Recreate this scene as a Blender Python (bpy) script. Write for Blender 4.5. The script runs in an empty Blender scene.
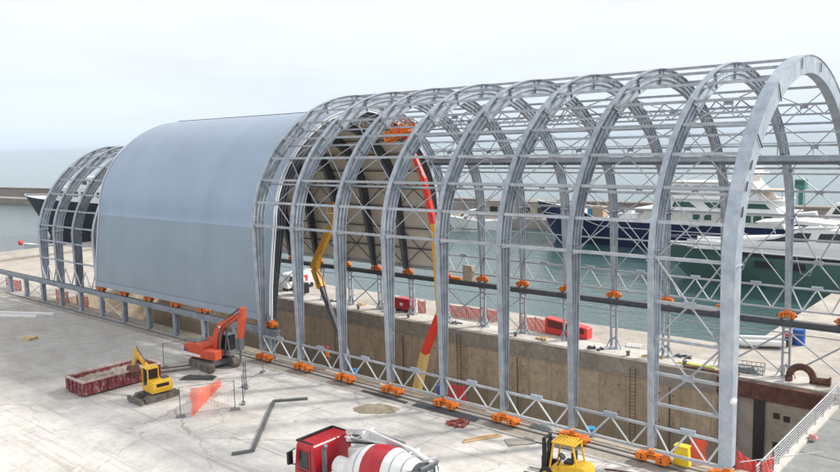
import bpy, bmesh, math, random
from mathutils import Vector, Matrix
R = math.radians
random.seed(7)
S = bpy.context.scene
COL = S.collection

# ------------------------------------------------------------------ materials
MATS = {}
def nt(name):
    m = bpy.data.materials.new(name); m.use_nodes = True
    n = m.node_tree.nodes; l = m.node_tree.links
    return m, n, l, n['Principled BSDF']
def mat(name, col, rough=.6, metal=0., var=.15, scale=2., bump=0., bscale=None, dirt=None, dirt_amt=.5, stretch=(1,1,1), dscale=.6, spec=None):
    """a base colour broken up by noise, an optional second (dirt) colour in patches, a bump"""
    if name in MATS: return MATS[name]
    m, n, l, b = nt(name)
    b.inputs['Roughness'].default_value = rough; b.inputs['Metallic'].default_value = metal
    if spec is not None: b.inputs['Specular IOR Level'].default_value = spec
    tc = n.new('ShaderNodeTexCoord'); mp = n.new('ShaderNodeMapping'); mp.inputs['Scale'].default_value = stretch
    oi = n.new('ShaderNodeObjectInfo'); om = n.new('ShaderNodeMath'); om.operation = 'MULTIPLY'; om.inputs[1].default_value = 60; l.new(oi.outputs['Random'], om.inputs[0])
    va = n.new('ShaderNodeVectorMath'); va.operation = 'ADD'; l.new(tc.outputs['Object'], va.inputs[0]); l.new(om.outputs[0], va.inputs[1])
    l.new(va.outputs[0], mp.inputs['Vector'])
    no = n.new('ShaderNodeTexNoise'); no.inputs['Scale'].default_value = scale; no.inputs['Detail'].default_value = 6; no.inputs['Roughness'].default_value = .65
    l.new(mp.outputs[0], no.inputs['Vector'])
    cr = n.new('ShaderNodeValToRGB'); l.new(no.outputs['Fac'], cr.inputs[0])
    cr.color_ramp.elements[0].position = .3; cr.color_ramp.elements[1].position = .7
    cr.color_ramp.elements[0].color = tuple(c*(1-var) for c in col)+(1,)
    cr.color_ramp.elements[1].color = tuple(min(1,c*(1+var)) for c in col)+(1,)
    out = cr.outputs[0]
    if dirt:
        n2 = n.new('ShaderNodeTexNoise'); n2.inputs['Scale'].default_value = dscale; n2.inputs['Detail'].default_value = 8; n2.inputs['Roughness'].default_value = .7
        l.new(mp.outputs[0], n2.inputs['Vector'])
        r2 = n.new('ShaderNodeValToRGB'); l.new(n2.outputs['Fac'], r2.inputs[0])
        r2.color_ramp.elements[0].position = .5; r2.color_ramp.elements[1].position = .68
        r2.color_ramp.elements[1].color = (dirt_amt,)*3+(1,)
        mx = n.new('ShaderNodeMix'); mx.data_type = 'RGBA'; l.new(r2.outputs[0], mx.inputs[0]); l.new(out, mx.inputs[6]); mx.inputs[7].default_value = tuple(dirt)+(1,)
        out = mx.outputs[2]
    if metal > .05:
        tr = n.new('ShaderNodeMapRange'); l.new(oi.outputs['Random'], tr.inputs[0]); tr.inputs[3].default_value = .82; tr.inputs[4].default_value = 1.14
        vs_ = n.new('ShaderNodeVectorMath'); vs_.operation = 'SCALE'; l.new(out, vs_.inputs[0]); l.new(tr.outputs[0], vs_.inputs['Scale']); out = vs_.outputs[0]
    l.new(out, b.inputs['Base Color'])
    if bump:
        n3 = n.new('ShaderNodeTexNoise'); n3.inputs['Scale'].default_value = bscale or scale*3; n3.inputs['Detail'].default_value = 5
        l.new(mp.outputs[0], n3.inputs['Vector'])
        bp = n.new('ShaderNodeBump'); bp.inputs['Strength'].default_value = bump; bp.inputs['Distance'].default_value = .05
        l.new(n3.outputs['Fac'], bp.inputs['Height']); l.new(bp.outputs[0], b.inputs['Normal'])
    MATS[name] = m
    return m
steel  = mat('galvanised_steel', (.355,.40,.455), .48, .4, .22, 1.6, .15, 9, dirt=(.58,.62,.66), dirt_amt=.6, dscale=1.4)
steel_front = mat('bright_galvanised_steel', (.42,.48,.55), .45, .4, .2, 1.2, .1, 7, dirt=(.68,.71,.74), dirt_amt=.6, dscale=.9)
pipe   = mat('galvanised_tube', (.38,.41,.45), .45, .4, .15, 3, dirt=(.68,.70,.72), dirt_amt=.5)
rod    = mat('white_rod', (.60,.62,.64), .5, .2, .1, 3)
rodg   = mat('grey_rod', (.36,.38,.41), .5, .3, .15, 3)
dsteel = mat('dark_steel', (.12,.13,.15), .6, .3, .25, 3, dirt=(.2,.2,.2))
dark   = mat('black_rubber', (.025,.025,.027), .75, 0, .3, 4)
orange = mat('bogie_orange', (.78,.19,.012), .5, 0, .2, 2.5, .1, 9, dirt=(.30,.09,.03), dirt_amt=.45, dscale=1.6)
exred  = mat('excavator_orange_red', (.62,.09,.035), .5, 0, .18, 2, dirt=(.30,.12,.07), dirt_amt=.4, dscale=2)
yellow = mat('machine_yellow', (.82,.48,.02), .45, 0, .12, 2, dirt=(.40,.28,.08), dirt_amt=.35, dscale=2)
yboom  = mat('boom_yellow', (.75,.38,.03), .5, 0, .15, 2, dirt=(.35,.2,.05), dirt_amt=.4, dscale=2)
lyel   = mat('pale_yellow_paint', (.62,.45,.16), .55, 0, .15, 2, dirt=(.3,.2,.1), dirt_amt=.4, dscale=2)
rboom  = mat('boom_red', (.72,.035,.015), .45, 0, .12, 2)
red    = mat('cab_red', (.45,.008,.02), .3, 0, .1, 2, dirt=(.3,.1,.1), dirt_amt=.3, dscale=2)
white  = mat('white_paint', (.82,.82,.81), .35, 0, .05, 2, dirt=(.60,.58,.54), dirt_amt=.35, dscale=1.5)
cream  = mat('cream_paint', (.72,.69,.63), .5, 0, .08, 2, dirt=(.5,.45,.35))
glass  = mat('dark_glass', (.02,.03,.035), .08, 0, .3, 2)
ggreen = mat('green_glass', (.03,.10,.09), .1, 0, .3, 2)
navy   = mat('navy_hull_paint', (.008,.013,.065), .18, 0, .1, .3)
teal   = mat('teal_hull_paint', (.08,.155,.135), .2, 0, .12, .3)
black  = mat('black_paint', (.015,.016,.02), .3, 0, .2, 1)
hullbk = mat('dark_hull_paint', (.006,.007,.016), .55, 0, .2, .3, spec=.2)
track  = mat('dusty_track', (.16,.14,.12), .85, 0, .3, 5, .5, 12, dirt=(.33,.30,.26), dirt_amt=.6, dscale=2)
rust   = mat('rusty_steel', (.13,.055,.04), .8, .1, .4, 2, .3, 8, dirt=(.25,.12,.08), dirt_amt=.6, dscale=1.5)
skipred= mat('worn_red_paint', (.20,.03,.04), .65, 0, .3, 3, .3, 8, dirt=(.42,.34,.31), dirt_amt=.9, dscale=3.2)
rubble = mat('rubble', (.30,.26,.215), .9, 0, .35, 3, .8, 8, dirt=(.5,.46,.4), dirt_amt=.7, dscale=4)
netm   = mat('orange_red_netting', (.85,.12,.06), .8, 0, .1, 4)
netr   = mat('red_netting', (.62,.05,.05), .8, 0, .1, 4)
plast  = mat('red_plastic', (.72,.05,.045), .4, 0, .1, 1)
blue   = mat('blue_plastic', (.01,.09,.38), .4, 0, .1, 2)
lblue  = mat('light_blue_plastic', (.02,.25,.50), .4, 0, .1, 2)
wood   = mat('raw_timber', (.55,.38,.20), .8, 0, .25, 3, stretch=(1,6,1), dirt=(.3,.2,.12))
woodp  = mat('pale_timber', (.60,.50,.34), .8, 0, .2, 3)
grey   = mat('grey_plastic', (.22,.23,.23), .6, 0, .2, 3)
skin   = mat('skin', (.45,.25,.17), .6, 0, .1, 8)
jeans  = mat('jeans', (.05,.09,.20), .9, 0, .2, 12)
shirtd = mat('dark_cloth', (.03,.03,.045), .9, 0, .2, 12)
shirtw = mat('white_cloth', (.7,.7,.7), .9, 0, .1, 12)
shirtr = mat('red_cloth', (.6,.05,.04), .9, 0, .1, 12)
hivis  = mat('orange_vest', (.8,.2,.02), .8, 0, .1, 12)
tarp   = mat('dark_tarpaulin', (.045,.045,.045), .6, 0, .4, 3, .5, 5)
greenm = mat('beacon_green', (.06,.24,.20), .5, 0, .1, 3)
tan    = mat('tan_canvas', (.45,.33,.20), .8, 0, .1, 3)
peach  = mat('peach_canvas', (.70,.48,.34), .8, 0, .1, 3)

def concrete(name, light, dk, scale=.12, rough=.85, extra=None, bump=.25):
    m, n, l, b = nt(name); b.inputs['Roughness'].default_value = rough; b.inputs['Specular IOR Level'].default_value = .3
    tc = n.new('ShaderNodeTexCoord')
    def noise(sc, det=8, ro=.6, vec=None, dist=0):
        x = n.new('ShaderNodeTexNoise'); x.inputs['Scale'].default_value = sc; x.inputs['Detail'].default_value = det; x.inputs['Roughness'].default_value = ro
        x.inputs['Distortion'].default_value = dist
        l.new(vec or tc.outputs['Object'], x.inputs['Vector']); return x.outputs['Fac']
    def ramp(src, p0, p1, c0=(0,0,0), c1=(1,1,1)):
        r = n.new('ShaderNodeValToRGB'); l.new(src, r.inputs[0]); e = r.color_ramp.elements
        e[0].position = p0; e[1].position = p1; e[0].color = tuple(c0)+(1,); e[1].color = tuple(c1)+(1,); return r.outputs[0]
    def mix(f, a, c, t='MIX'):
        x = n.new('ShaderNodeMix'); x.data_type = 'RGBA'; x.blend_type = t
        for i, v in ((0, f), (6, a), (7, c)):
            if isinstance(v, (int, float)): x.inputs[i].default_value = v
            elif isinstance(v, tuple): x.inputs[i].default_value = v+(1,)
            else: l.new(v, x.inputs[i])
        return x.outputs[2]
    c = ramp(noise(scale, 9, .62, dist=.4), .38, .60, dk, light)
    c = mix(.55, c, ramp(noise(scale*7, 8, .7), .3, .7, tuple(x*.72 for x in dk), tuple(min(1,x*1.12) for x in light)), 'MIX')
    c = mix(1.0, c, ramp(noise(3.3, 8, .75), .25, .75, (.84,)*3, (1.1,)*3), 'MULTIPLY')
    if extra: c = extra(n, l, tc, noise, ramp, mix, c)
    l.new(c, b.inputs['Base Color'])
    bp = n.new('ShaderNodeBump'); bp.inputs['Strength'].default_value = bump; bp.inputs['Distance'].default_value = .04
    l.new(noise(5, 8, .7), bp.inputs['Height']); l.new(bp.outputs[0], b.inputs['Normal'])
    return m
def yard_extra(n, l, tc, noise, ramp, mix, c):
    sx = n.new('ShaderNodeSeparateXYZ'); l.new(tc.outputs['Object'], sx.inputs[0])
    def mth(op, a, b_):
        x = n.new('ShaderNodeMath'); x.operation = op
        for i, v in enumerate((a, b_)):
            if isinstance(v, (int,float)): x.inputs[i].default_value = v
            else: l.new(v, x.inputs[i])
        return x.outputs[0]
    wob = mth('MULTIPLY', noise(.6, 5, .6), .12)
    for k, per in ((0, 9.3), (1, 6.4)):
        j = mth('LESS_THAN', mth('FRACT', mth('MULTIPLY', mth('ADD', sx.outputs[k], wob), 1/per), 0), .008)
        c = mix(mth('MULTIPLY', j, ramp(noise(.25, 6, .7), .42, .58, (0,0,0), (.75,.75,.75))), c, (.20,.18,.16))
    # cracks
    vo = n.new('ShaderNodeTexVoronoi'); vo.feature = 'DISTANCE_TO_EDGE'; vo.inputs['Scale'].default_value = .13
    dv_ = n.new('ShaderNodeTexNoise'); dv_.inputs['Scale'].default_value = 1.1; dv_.inputs['Detail'].default_value = 6; l.new(tc.outputs['Object'], dv_.inputs[0])
    ad = n.new('ShaderNodeVectorMath'); ad.operation = 'MULTIPLY_ADD'; l.new(dv_.outputs['Color'], ad.inputs[0]); ad.inputs[1].default_value = (1.4,1.4,0); l.new(tc.outputs['Object'], ad.inputs[2]); l.new(ad.outputs[0], vo.inputs['Vector'])
    c = mix(mth('MULTIPLY', mth('LESS_THAN', vo.outputs['Distance'], .004), .5), c, (.22,.20,.18))
    # dusty tyre sweeps: noise stretched along two directions, and dark spills
    for sc, rot, col, lo, hi, f in (((.05,.9,1), .25, (.30,.27,.24), .56, .68, .5), ((.9,.06,1), -.3, (.70,.68,.65), .58, .70, .5), ((.06,1.6,1), .02, (.26,.24,.22), .58, .68, .40)):
        mp = n.new('ShaderNodeMapping'); mp.inputs['Scale'].default_value = sc; mp.inputs['Rotation'].default_value = (0,0,rot)
        l.new(tc.outputs['Object'], mp.inputs['Vector'])
        f_ = ramp(noise(1.2, 6, .6, mp.outputs[0], .6), lo, hi, (0,0,0), (f,f,f))
        c = mix(f_, c, col)
    f_ = ramp(noise(.45, 9, .75, None, .8), .62, .72, (0,0,0), (.6,.6,.6))
    c = mix(f_, c, (.24,.22,.20))
    f_ = ramp(noise(.16, 9, .7, None, .5), .54, .64, (0,0,0), (.5,.5,.5))
    c = mix(f_, c, (.36,.31,.26))
    f_ = ramp(noise(.3, 10, .8, None, 1.5), .58, .66, (0,0,0), (.55,.55,.55))
    c = mix(f_, c, (.80,.79,.77))
    # the yard colour turns darker and browner some way down the dock
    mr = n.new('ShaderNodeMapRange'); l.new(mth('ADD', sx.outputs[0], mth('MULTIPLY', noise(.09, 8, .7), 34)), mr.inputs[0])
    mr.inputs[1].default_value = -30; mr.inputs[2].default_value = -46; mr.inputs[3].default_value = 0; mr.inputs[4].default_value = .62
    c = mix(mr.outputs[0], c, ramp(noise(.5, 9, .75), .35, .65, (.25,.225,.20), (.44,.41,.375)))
    return c
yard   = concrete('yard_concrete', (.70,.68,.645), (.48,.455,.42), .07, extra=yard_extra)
quaym  = concrete('quay_concrete', (.52,.48,.43), (.36,.32,.28), .1)
lightc = concrete('pale_concrete', (.68,.65,.60), (.50,.47,.43), .3)
gatem  = concrete('gate_concrete', (.30,.31,.30), (.22,.23,.23), .15)
beige  = concrete('beige_concrete', (.50,.44,.36), (.34,.29,.23), .5)
molem  = concrete('mole_concrete', (.40,.36,.32), (.26,.23,.21), .05)
molewm = concrete('mole_wall_concrete', (.36,.33,.31), (.26,.235,.22), .05)
def wall_extra(n, l, tc, noise, ramp, mix, c):
    mp = n.new('ShaderNodeMapping'); mp.inputs['Scale'].default_value = (.9,.9,.28); l.new(tc.outputs['Object'], mp.inputs['Vector'])
    c = mix(ramp(noise(.9, 8, .65, mp.outputs[0], .3), .42, .66, (0,0,0), (.55,)*3), c, (.25,.18,.125))
    mp = n.new('ShaderNodeMapping'); mp.inputs['Scale'].default_value = (3.2,3.2,.12); l.new(tc.outputs['Object'], mp.inputs['Vector'])
    c = mix(ramp(noise(1., 8, .6, mp.outputs[0]), .60, .70, (0,0,0), (.6,)*3), c, (.42,.37,.30))
    sx = n.new('ShaderNodeSeparateXYZ'); l.new(tc.outputs['Object'], sx.inputs[0])
    def mth(op, a, b_=None):
        x = n.new('ShaderNodeMath'); x.operation = op
        for i, v in enumerate((a, b_)):
            if v is None: continue
            if isinstance(v, (int,float)): x.inputs[i].default_value = v
            else: l.new(v, x.inputs[i])
        return x.outputs[0]
    j = mth('LESS_THAN', mth('FRACT', mth('MULTIPLY', sx.outputs[0], 1/2.35)), .022)
    c = mix(mth('MULTIPLY', j, .6), c, (.20,.15,.11))
    hz = mth('LESS_THAN', mth('FRACT', mth('MULTIPLY', mth('ADD', sx.outputs[2], 20), 1/2.7)), .012)
    c = mix(mth('MULTIPLY', hz, .5), c, (.22,.17,.13))
    tz = n.new('ShaderNodeMapRange'); l.new(mth('ADD', sx.outputs[2], mth('MULTIPLY', noise(.8, 7, .7), 1.2)), tz.inputs[0]); tz.inputs[1].default_value = -5.2; tz.inputs[2].default_value = -6.0; tz.inputs[3].default_value = 0; tz.inputs[4].default_value = .55
    c = mix(tz.outputs[0], c, (.20,.19,.14))
    # anchor holes in pairs, two rows
    fx = mth('ABSOLUTE', mth('SUBTRACT', mth('FRACT', mth('MULTIPLY', sx.outputs[0], 1/1.175)), .5))
    fz = mth('ABSOLUTE', mth('SUBTRACT', mth('FRACT', mth('MULTIPLY', sx.outputs[2], 1/2.3)), .5))
    dd = mth('ADD', mth('POWER', mth('MULTIPLY', fx, 1.175), 2), mth('POWER', mth('MULTIPLY', fz, 2.3), 2))
    c = mix(mth('MULTIPLY', mth('LESS_THAN', dd, .0055), mth('GREATER_THAN', mth('FRACT', mth('MULTIPLY', sx.outputs[0], 1/4.7)), .48)), c, (.13,.09,.07))
    return c
dockm  = concrete('dock_wall_concrete', (.60,.49,.37), (.45,.36,.265), .25, extra=wall_extra)
copem  = concrete('coping_concrete', (.40,.36,.31), (.24,.215,.19), .35)

def panel_mat(name, col, metal, rough, seam=True):
    m, n, l, b = nt(name); b.inputs['Metallic'].default_value = metal; b.inputs['Roughness'].default_value = rough
    tc = n.new('ShaderNodeTexCoord'); sx = n.new('ShaderNodeSeparateXYZ'); l.new(tc.outputs['Object'], sx.inputs[0])
    def mth(op, a, b_=None):
        x = n.new('ShaderNodeMath'); x.operation = op
        for i, v in enumerate((a, b_)):
            if v is None: continue
            if isinstance(v, (int,float)): x.inputs[i].default_value = v
            else: l.new(v, x.inputs[i])
        return x.outputs[0]
    no = n.new('ShaderNodeTexNoise'); no.inputs['Scale'].default_value = .35; no.inputs['Detail'].default_value = 5; l.new(tc.outputs['Object'], no.inputs[0])
    r = n.new('ShaderNodeValToRGB'); l.new(no.outputs['Fac'], r.inputs[0])
    r.color_ramp.elements[0].position = .3; r.color_ramp.elements[1].position = .7
    r.color_ramp.elements[0].color = tuple(c*.95 for c in col)+(1,); r.color_ramp.elements[1].color = tuple(c*1.05 for c in col)+(1,)
    # each sheet a hair different, and fine seams
    wn = n.new('ShaderNodeTexWhiteNoise'); wn.noise_dimensions = '1D'
    l.new(mth('FLOOR', mth('MULTIPLY', sx.outputs[0], 1/1.159)), wn.inputs['W'])
    s2 = mth('ADD', .965, mth('MULTIPLY', wn.outputs['Value'], .05))
    seamf = mth('LESS_THAN', mth('FRACT', mth('MULTIPLY', sx.outputs[0], 1/1.159)), .02)
    s3 = mth('SUBTRACT', s2, mth('MULTIPLY', seamf, .06))
    v = n.new('ShaderNodeVectorMath'); v.operation = 'SCALE'; l.new(r.outputs[0], v.inputs[0]); l.new(s3, v.inputs['Scale'])
    l.new(v.outputs[0], b.inputs['Base Color'])
    bn = n.new('ShaderNodeTexNoise'); bn.inputs['Scale'].default_value = .5; l.new(tc.outputs['Object'], bn.inputs[0])
    bp = n.new('ShaderNodeBump'); bp.inputs['Strength'].default_value = .12; bp.inputs['Distance'].default_value = .1
    l.new(bn.outputs['Fac'], bp.inputs['Height']); l.new(bp.outputs[0], b.inputs['Normal'])
    return m
cladm = panel_mat('blue_grey_cladding', (.30,.385,.49), .3, .30)
wallm = panel_mat('grey_wall_sheeting', (.265,.325,.385), .3, .32)
linem = panel_mat('cream_lining', (.74,.70,.62), 0, .6)
trimw = mat('white_trim', (.72,.76,.80), .4, .1, .05)
trimb = mat('flashing_blue', (.38,.45,.54), .35, .3, .08)

def water_mat():
    m, n, l, b = nt('sea_water')
    b.inputs['Base Color'].default_value = (.035,.085,.09,1); b.inputs['Roughness'].default_value = .12; b.inputs['IOR'].default_value = 1.33
    tc = n.new('ShaderNodeTexCoord')
    h = None
    for sc, st, d in ((.35, (1,1.6,1), .5), (1.6, (1,1.4,1), .25), (.03, (1,1,1), 1.0)):
        mp = n.new('ShaderNodeMapping'); mp.inputs['Scale'].default_value = st; mp.inputs['Rotation'].default_value = (0,0,.6); l.new(tc.outputs['Object'], mp.inputs[0])
        no = n.new('ShaderNodeTexNoise'); no.inputs['Scale'].default_value = sc; no.inputs['Detail'].default_value = 5; no.inputs['Distortion'].default_value = .6; l.new(mp.outputs[0], no.inputs[0])
        x = n.new('ShaderNodeMath'); x.operation = 'MULTIPLY_ADD'; l.new(no.outputs['Fac'], x.inputs[0]); x.inputs[1].default_value = d
        if h: l.new(h, x.inputs[2])
        else: x.inputs[2].default_value = 0
        h = x.outputs[0]
    bp = n.new('ShaderNodeBump'); bp.inputs['Strength'].default_value = .34; bp.inputs['Distance'].default_value = .6
    l.new(h, bp.inputs['Height']); l.new(bp.outputs[0], b.inputs['Normal'])
    n4 = n.new('ShaderNodeTexNoise'); n4.inputs['Scale'].default_value = .02; n4.inputs['Detail'].default_value = 4; l.new(tc.outputs['Object'], n4.inputs[0])
    r = n.new('ShaderNodeValToRGB'); l.new(n4.outputs['Fac'], r.inputs[0])
    r.color_ramp.elements[0].color = (.035,.082,.084,1); r.color_ramp.elements[1].color = (.058,.118,.122,1)
    l.new(r.outputs[0], b.inputs['Base Color'])
    return m
waterm = water_mat()

# ------------------------------------------------------------------ mesh helpers
class MB:
    def __init__(s): s.v = []; s.f = []; s.m = []; s.T = Matrix()
    def add(s, vs, fs, mi=0):
        o = len(s.v); s.v += [tuple(s.T @ Vector(p)) for p in vs]
        s.f += [tuple(i+o for i in f) for f in fs]; s.m += [mi]*len(fs); return s
    def box(s, x0, x1, y0, y1, z0, z1, mi=0):
        vs = [(x,y,z) for z in (z0,z1) for y in (y0,y1) for x in (x0,x1)]
        return s.add(vs, [(0,2,3,1),(4,5,7,6),(0,1,5,4),(2,6,7,3),(0,4,6,2),(1,3,7,5)], mi)
    def cbox(s, c, d, mi=0): return s.box(c[0]-d[0]/2,c[0]+d[0]/2,c[1]-d[1]/2,c[1]+d[1]/2,c[2]-d[2]/2,c[2]+d[2]/2,mi)
    def tube(s, a, b, r, n=8, mi=0, r2=None, cap=True):
        a = Vector(a); b = Vector(b); d = b-a
        if d.length < 1e-6: return s
        q = d.to_track_quat('Z','Y'); r2 = r if r2 is None else r2; vs = []
        for c, rr in ((a,r),(b,r2)):
            for i in range(n):
                t = 2*math.pi*(i+.5)/n; vs.append(c+q@Vector((math.cos(t)*rr, math.sin(t)*rr, 0)))
        fs = [(i,(i+1)%n,n+(i+1)%n,n+i) for i in range(n)]
        if cap: fs += [tuple(range(n))[::-1], tuple(range(n,2*n))]
        return s.add(vs, fs, mi)
    def bar(s, a, b, w, h, mi=0, w2=None, h2=None):
        """rectangular member from a to b: w across, h in the upright plane"""
        a = Vector(a); b = Vector(b); d = (b-a).normalized(); w2 = w2 or w; h2 = h2 or h
        side = d.cross(Vector((0,0,1)))
        side = Vector((1,0,0)) if side.length < 1e-3 else side.normalized()
        up = side.cross(d).normalized(); vs = []
        for c, ww, hh in ((a,w,h),(b,w2,h2)):
            for i, j in ((-1,-1),(1,-1),(1,1),(-1,1)): vs.append(c+side*(i*ww/2)+up*(j*hh/2))
        return s.add(vs, [(0,1,5,4),(1,2,6,5),(2,3,7,6),(3,0,4,7),(3,2,1,0),(4,5,6,7)], mi)
    def path(s, pts, r, n=8, mi=0):
        pts = [Vector(p) for p in pts]; vs = []; k = len(pts)
        for i, p in enumerate(pts):
            d = (pts[min(i+1,k-1)]-pts[max(i-1,0)]).normalized(); q = d.to_track_quat('Z','Y')
            for j in range(n):
                t = 2*math.pi*j/n; vs.append(p+q@Vector((math.cos(t)*r, math.sin(t)*r, 0)))
        fs = [(i*n+j, i*n+(j+1)%n, (i+1)*n+(j+1)%n, (i+1)*n+j) for i in range(k-1) for j in range(n)]
        fs += [tuple(range(n))[::-1], tuple(range((k-1)*n, k*n))]
        return s.add(vs, fs, mi)
    def prism(s, prof, y0, y1, mi=0, ax='y'):
        """closed outline (x,z) pushed from y0 to y1 (ax 'y'), or outline (x,y) pushed in z (ax 'z'), or (y,z) pushed in x"""
        k = len(prof)
        P = {'y': lambda p, t: (p[0],t,p[1]), 'z': lambda p, t: (p[0],p[1],t), 'x': lambda p, t: (t,p[0],p[1])}[ax]
        vs = [P(p,y0) for p in prof]+[P(p,y1) for p in prof]
        return s.add(vs, [tuple(range(k)), tuple(range(k,2*k))[::-1]]+[(i,k+i,k+(i+1)%k,(i+1)%k) for i in range(k)], mi)
    def rings(s, rings, mi=0, closed=True, caps=True):
        n = len(rings[0]); vs = [p for r in rings for p in r]
        fs = [(i*n+j, i*n+(j+1)%n, (i+1)*n+(j+1)%n, (i+1)*n+j) for i in range(len(rings)-1) for j in range(n if closed else n-1)]
        if caps and closed: fs += [tuple(range(n))[::-1], tuple(range((len(rings)-1)*n, len(rings)*n))]
        return s.add(vs, fs, mi)
    def lathe(s, a, b, prof, n=20, mi=0, ms=None):
        """prof = [(t, radius)] along a->b; ms = material index of each segment"""
        a = Vector(a); b = Vector(b); q = (b-a).to_track_quat('Z','Y'); rs = []
        for t, r in prof: rs.append([a.lerp(b,t)+q@Vector((math.cos(2*math.pi*i/n)*r, math.sin(2*math.pi*i/n)*r,0)) for i in range(n)])
        for k in range(len(rs)-1): s.rings([rs[k],rs[k+1]], ms[k] if ms else mi, caps=False)
        s.add(rs[0], [tuple(range(n))[::-1]], mi); s.add(rs[-1], [tuple(range(n))], mi)
        return s
    def build(s, name, mats, parent=None, loc=None, rz=0, smooth=False, bevel=0, bare=False):
        me = bpy.data.meshes.new(name); me.from_pydata(s.v, [], s.f)
        for m in (mats if isinstance(mats,(list,tuple)) else [mats]): me.materials.append(m)
        for p, i in zip(me.polygons, s.m): p.material_index = i; p.use_smooth = False
        bm = bmesh.new(); bm.from_mesh(me); bmesh.ops.recalc_face_normals(bm, faces=bm.faces)
        if bevel: bmesh.ops.bevel(bm, geom=bm.edges[:], offset=bevel, segments=1, affect='EDGES', clamp_overlap=True)
        bm.to_mesh(me); bm.free()
        if smooth:
            for p in me.polygons: p.use_smooth = True
            me.set_sharp_from_angle(angle=R(38))
        if bare: return me
        o = bpy.data.objects.new(name, me); COL.objects.link(o)
        if parent: o.parent = parent
        if loc: o.location = loc
        o.rotation_euler.z = rz
        return o
def inst(name, me, parent, loc=(0,0,0), rz=0):
    o = bpy.data.objects.new(name, me); COL.objects.link(o); o.parent = parent; o.location = loc; o.rotation_euler.z = rz; return o
def tag(o, label=None, cat=None, group=None, kind=None):
    if label: o['label'] = label
    if cat: o['category'] = cat
    if group: o['group'] = group
    if kind: o['kind'] = kind
    return o
def empty(name, loc, label, cat, group=None, rz=0):
    o = bpy.data.objects.new(name, None); COL.objects.link(o); o.location = loc; o.rotation_euler.z = rz
    o.empty_display_size = .3
    return tag(o, label, cat, group)
def kids(o): return [c for c in bpy.data.objects if c.parent == o]
def dup(o, loc, rz=None, label=None, parent=None):
    c = o.copy(); COL.objects.link(c); c.location = loc
    if parent: c.parent = parent
    if rz is not None: c.rotation_euler.z = rz
    if label: c['label'] = label
    for k in kids(o):
        d = k.copy(); COL.objects.link(d); d.parent = c
        for g in kids(k):
            e = g.copy(); COL.objects.link(e); e.parent = d
    return c

# ------------------------------------------------------------------ camera, sky, sun
cam = bpy.data.cameras.new('camera'); co = bpy.data.objects.new('camera', cam); COL.objects.link(co); S.camera = co
TH, PI_, RO, F = .8513, .1212, .0279, 773.4
fw = Vector((-math.cos(TH), math.sin(TH), 0)); rt = Vector((math.sin(TH), math.cos(TH), 0)); up = Vector((0,0,1))
Fv = fw*math.cos(PI_)-up*math.sin(PI_); Uv = up*math.cos(PI_)+fw*math.sin(PI_)
# roll: image right = rt*cos + U*sin
Rx = rt*math.cos(RO)-Uv*math.sin(RO)*1; Ux = Uv*math.cos(RO)+rt*math.sin(RO)*1
co.matrix_world = Matrix(((Rx.x,Ux.x,-Fv.x,0),(Rx.y,Ux.y,-Fv.y,0),(Rx.z,Ux.z,-Fv.z,17.0),(0,0,0,1)))
cam.sensor_width = 36; cam.lens = F/840*36; cam.clip_start = .5; cam.clip_end = 90000

SUN_AZ = math.atan2(.80,.60); SUN_EL = R(37)     # direction towards the sun, measured from +X
W = bpy.data.worlds.new('World'); S.world = W; W.use_nodes = True
n = W.node_tree.nodes; l = W.node_tree.links; bg = n['Background']
sky = n.new('ShaderNodeTexSky'); sky.sky_type = 'NISHITA'; sky.sun_disc = False
sky.sun_elevation = SUN_EL; sky.sun_rotation = math.pi/2-SUN_AZ; sky.dust_density = 3.0; sky.air_density = 1.2
tc = n.new('ShaderNodeTexCoord'); mp = n.new('ShaderNodeMapping'); mp.inputs['Scale'].default_value = (1,1,4.5); l.new(tc.outputs['Generated'], mp.inputs[0])
no = n.new('ShaderNodeTexNoise'); no.inputs['Scale'].default_value = 1.7; no.inputs['Detail'].default_value = 8; no.inputs['Roughness'].default_value = .55; no.inputs['Distortion'].default_value = .3; l.new(mp.outputs[0], no.inputs[0])
cr = n.new('ShaderNodeValToRGB'); l.new(no.outputs['Fac'], cr.inputs[0])
cr.color_ramp.elements[0].position = .36; cr.color_ramp.elements[0].color = (.80,)*3+(1,)
cr.color_ramp.elements[1].position = .62; cr.color_ramp.elements[1].color = (.96,)*3+(1,)
mx = n.new('ShaderNodeMix'); mx.data_type = 'RGBA'; l.new(cr.outputs[0], mx.inputs[0]); l.new(sky.outputs[0], mx.inputs[6])
# thin high overcast, a little bluer and greyer low over the sea
sx = n.new('ShaderNodeSeparateXYZ'); l.new(tc.outputs['Generated'], sx.inputs[0])
hr = n.new('ShaderNodeValToRGB'); l.new(sx.outputs[2], hr.inputs[0]); e = hr.color_ramp.elements
e[0].position = 0.0; e[0].color = (7.6,8.7,10.0,1); e[1].position = .20; e[1].color = (9.3,9.5,9.8,1)
l.new(hr.outputs[0], mx.inputs[7]); l.new(mx.outputs[2], bg.inputs[0]); bg.inputs[1].default_value = .1
sd = bpy.data.lights.new('sun','SUN'); sd.energy = 4.2; sd.angle = R(7); sd.color = (1,.95,.87)
so = bpy.data.objects.new('sun', sd); COL.objects.link(so); so.location = (30,60,80)
dv = Vector((math.cos(SUN_AZ)*math.cos(SUN_EL), math.sin(SUN_AZ)*math.cos(SUN_EL), math.sin(SUN_EL)))
so.rotation_euler = dv.to_track_quat('Z','Y').to_euler()
S.view_settings.view_transform = 'Standard'; S.view_settings.look = 'None'; S.view_settings.gamma = 1; S.view_settings.exposure = 0.2
S.render.engine = 'CYCLES'

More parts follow.
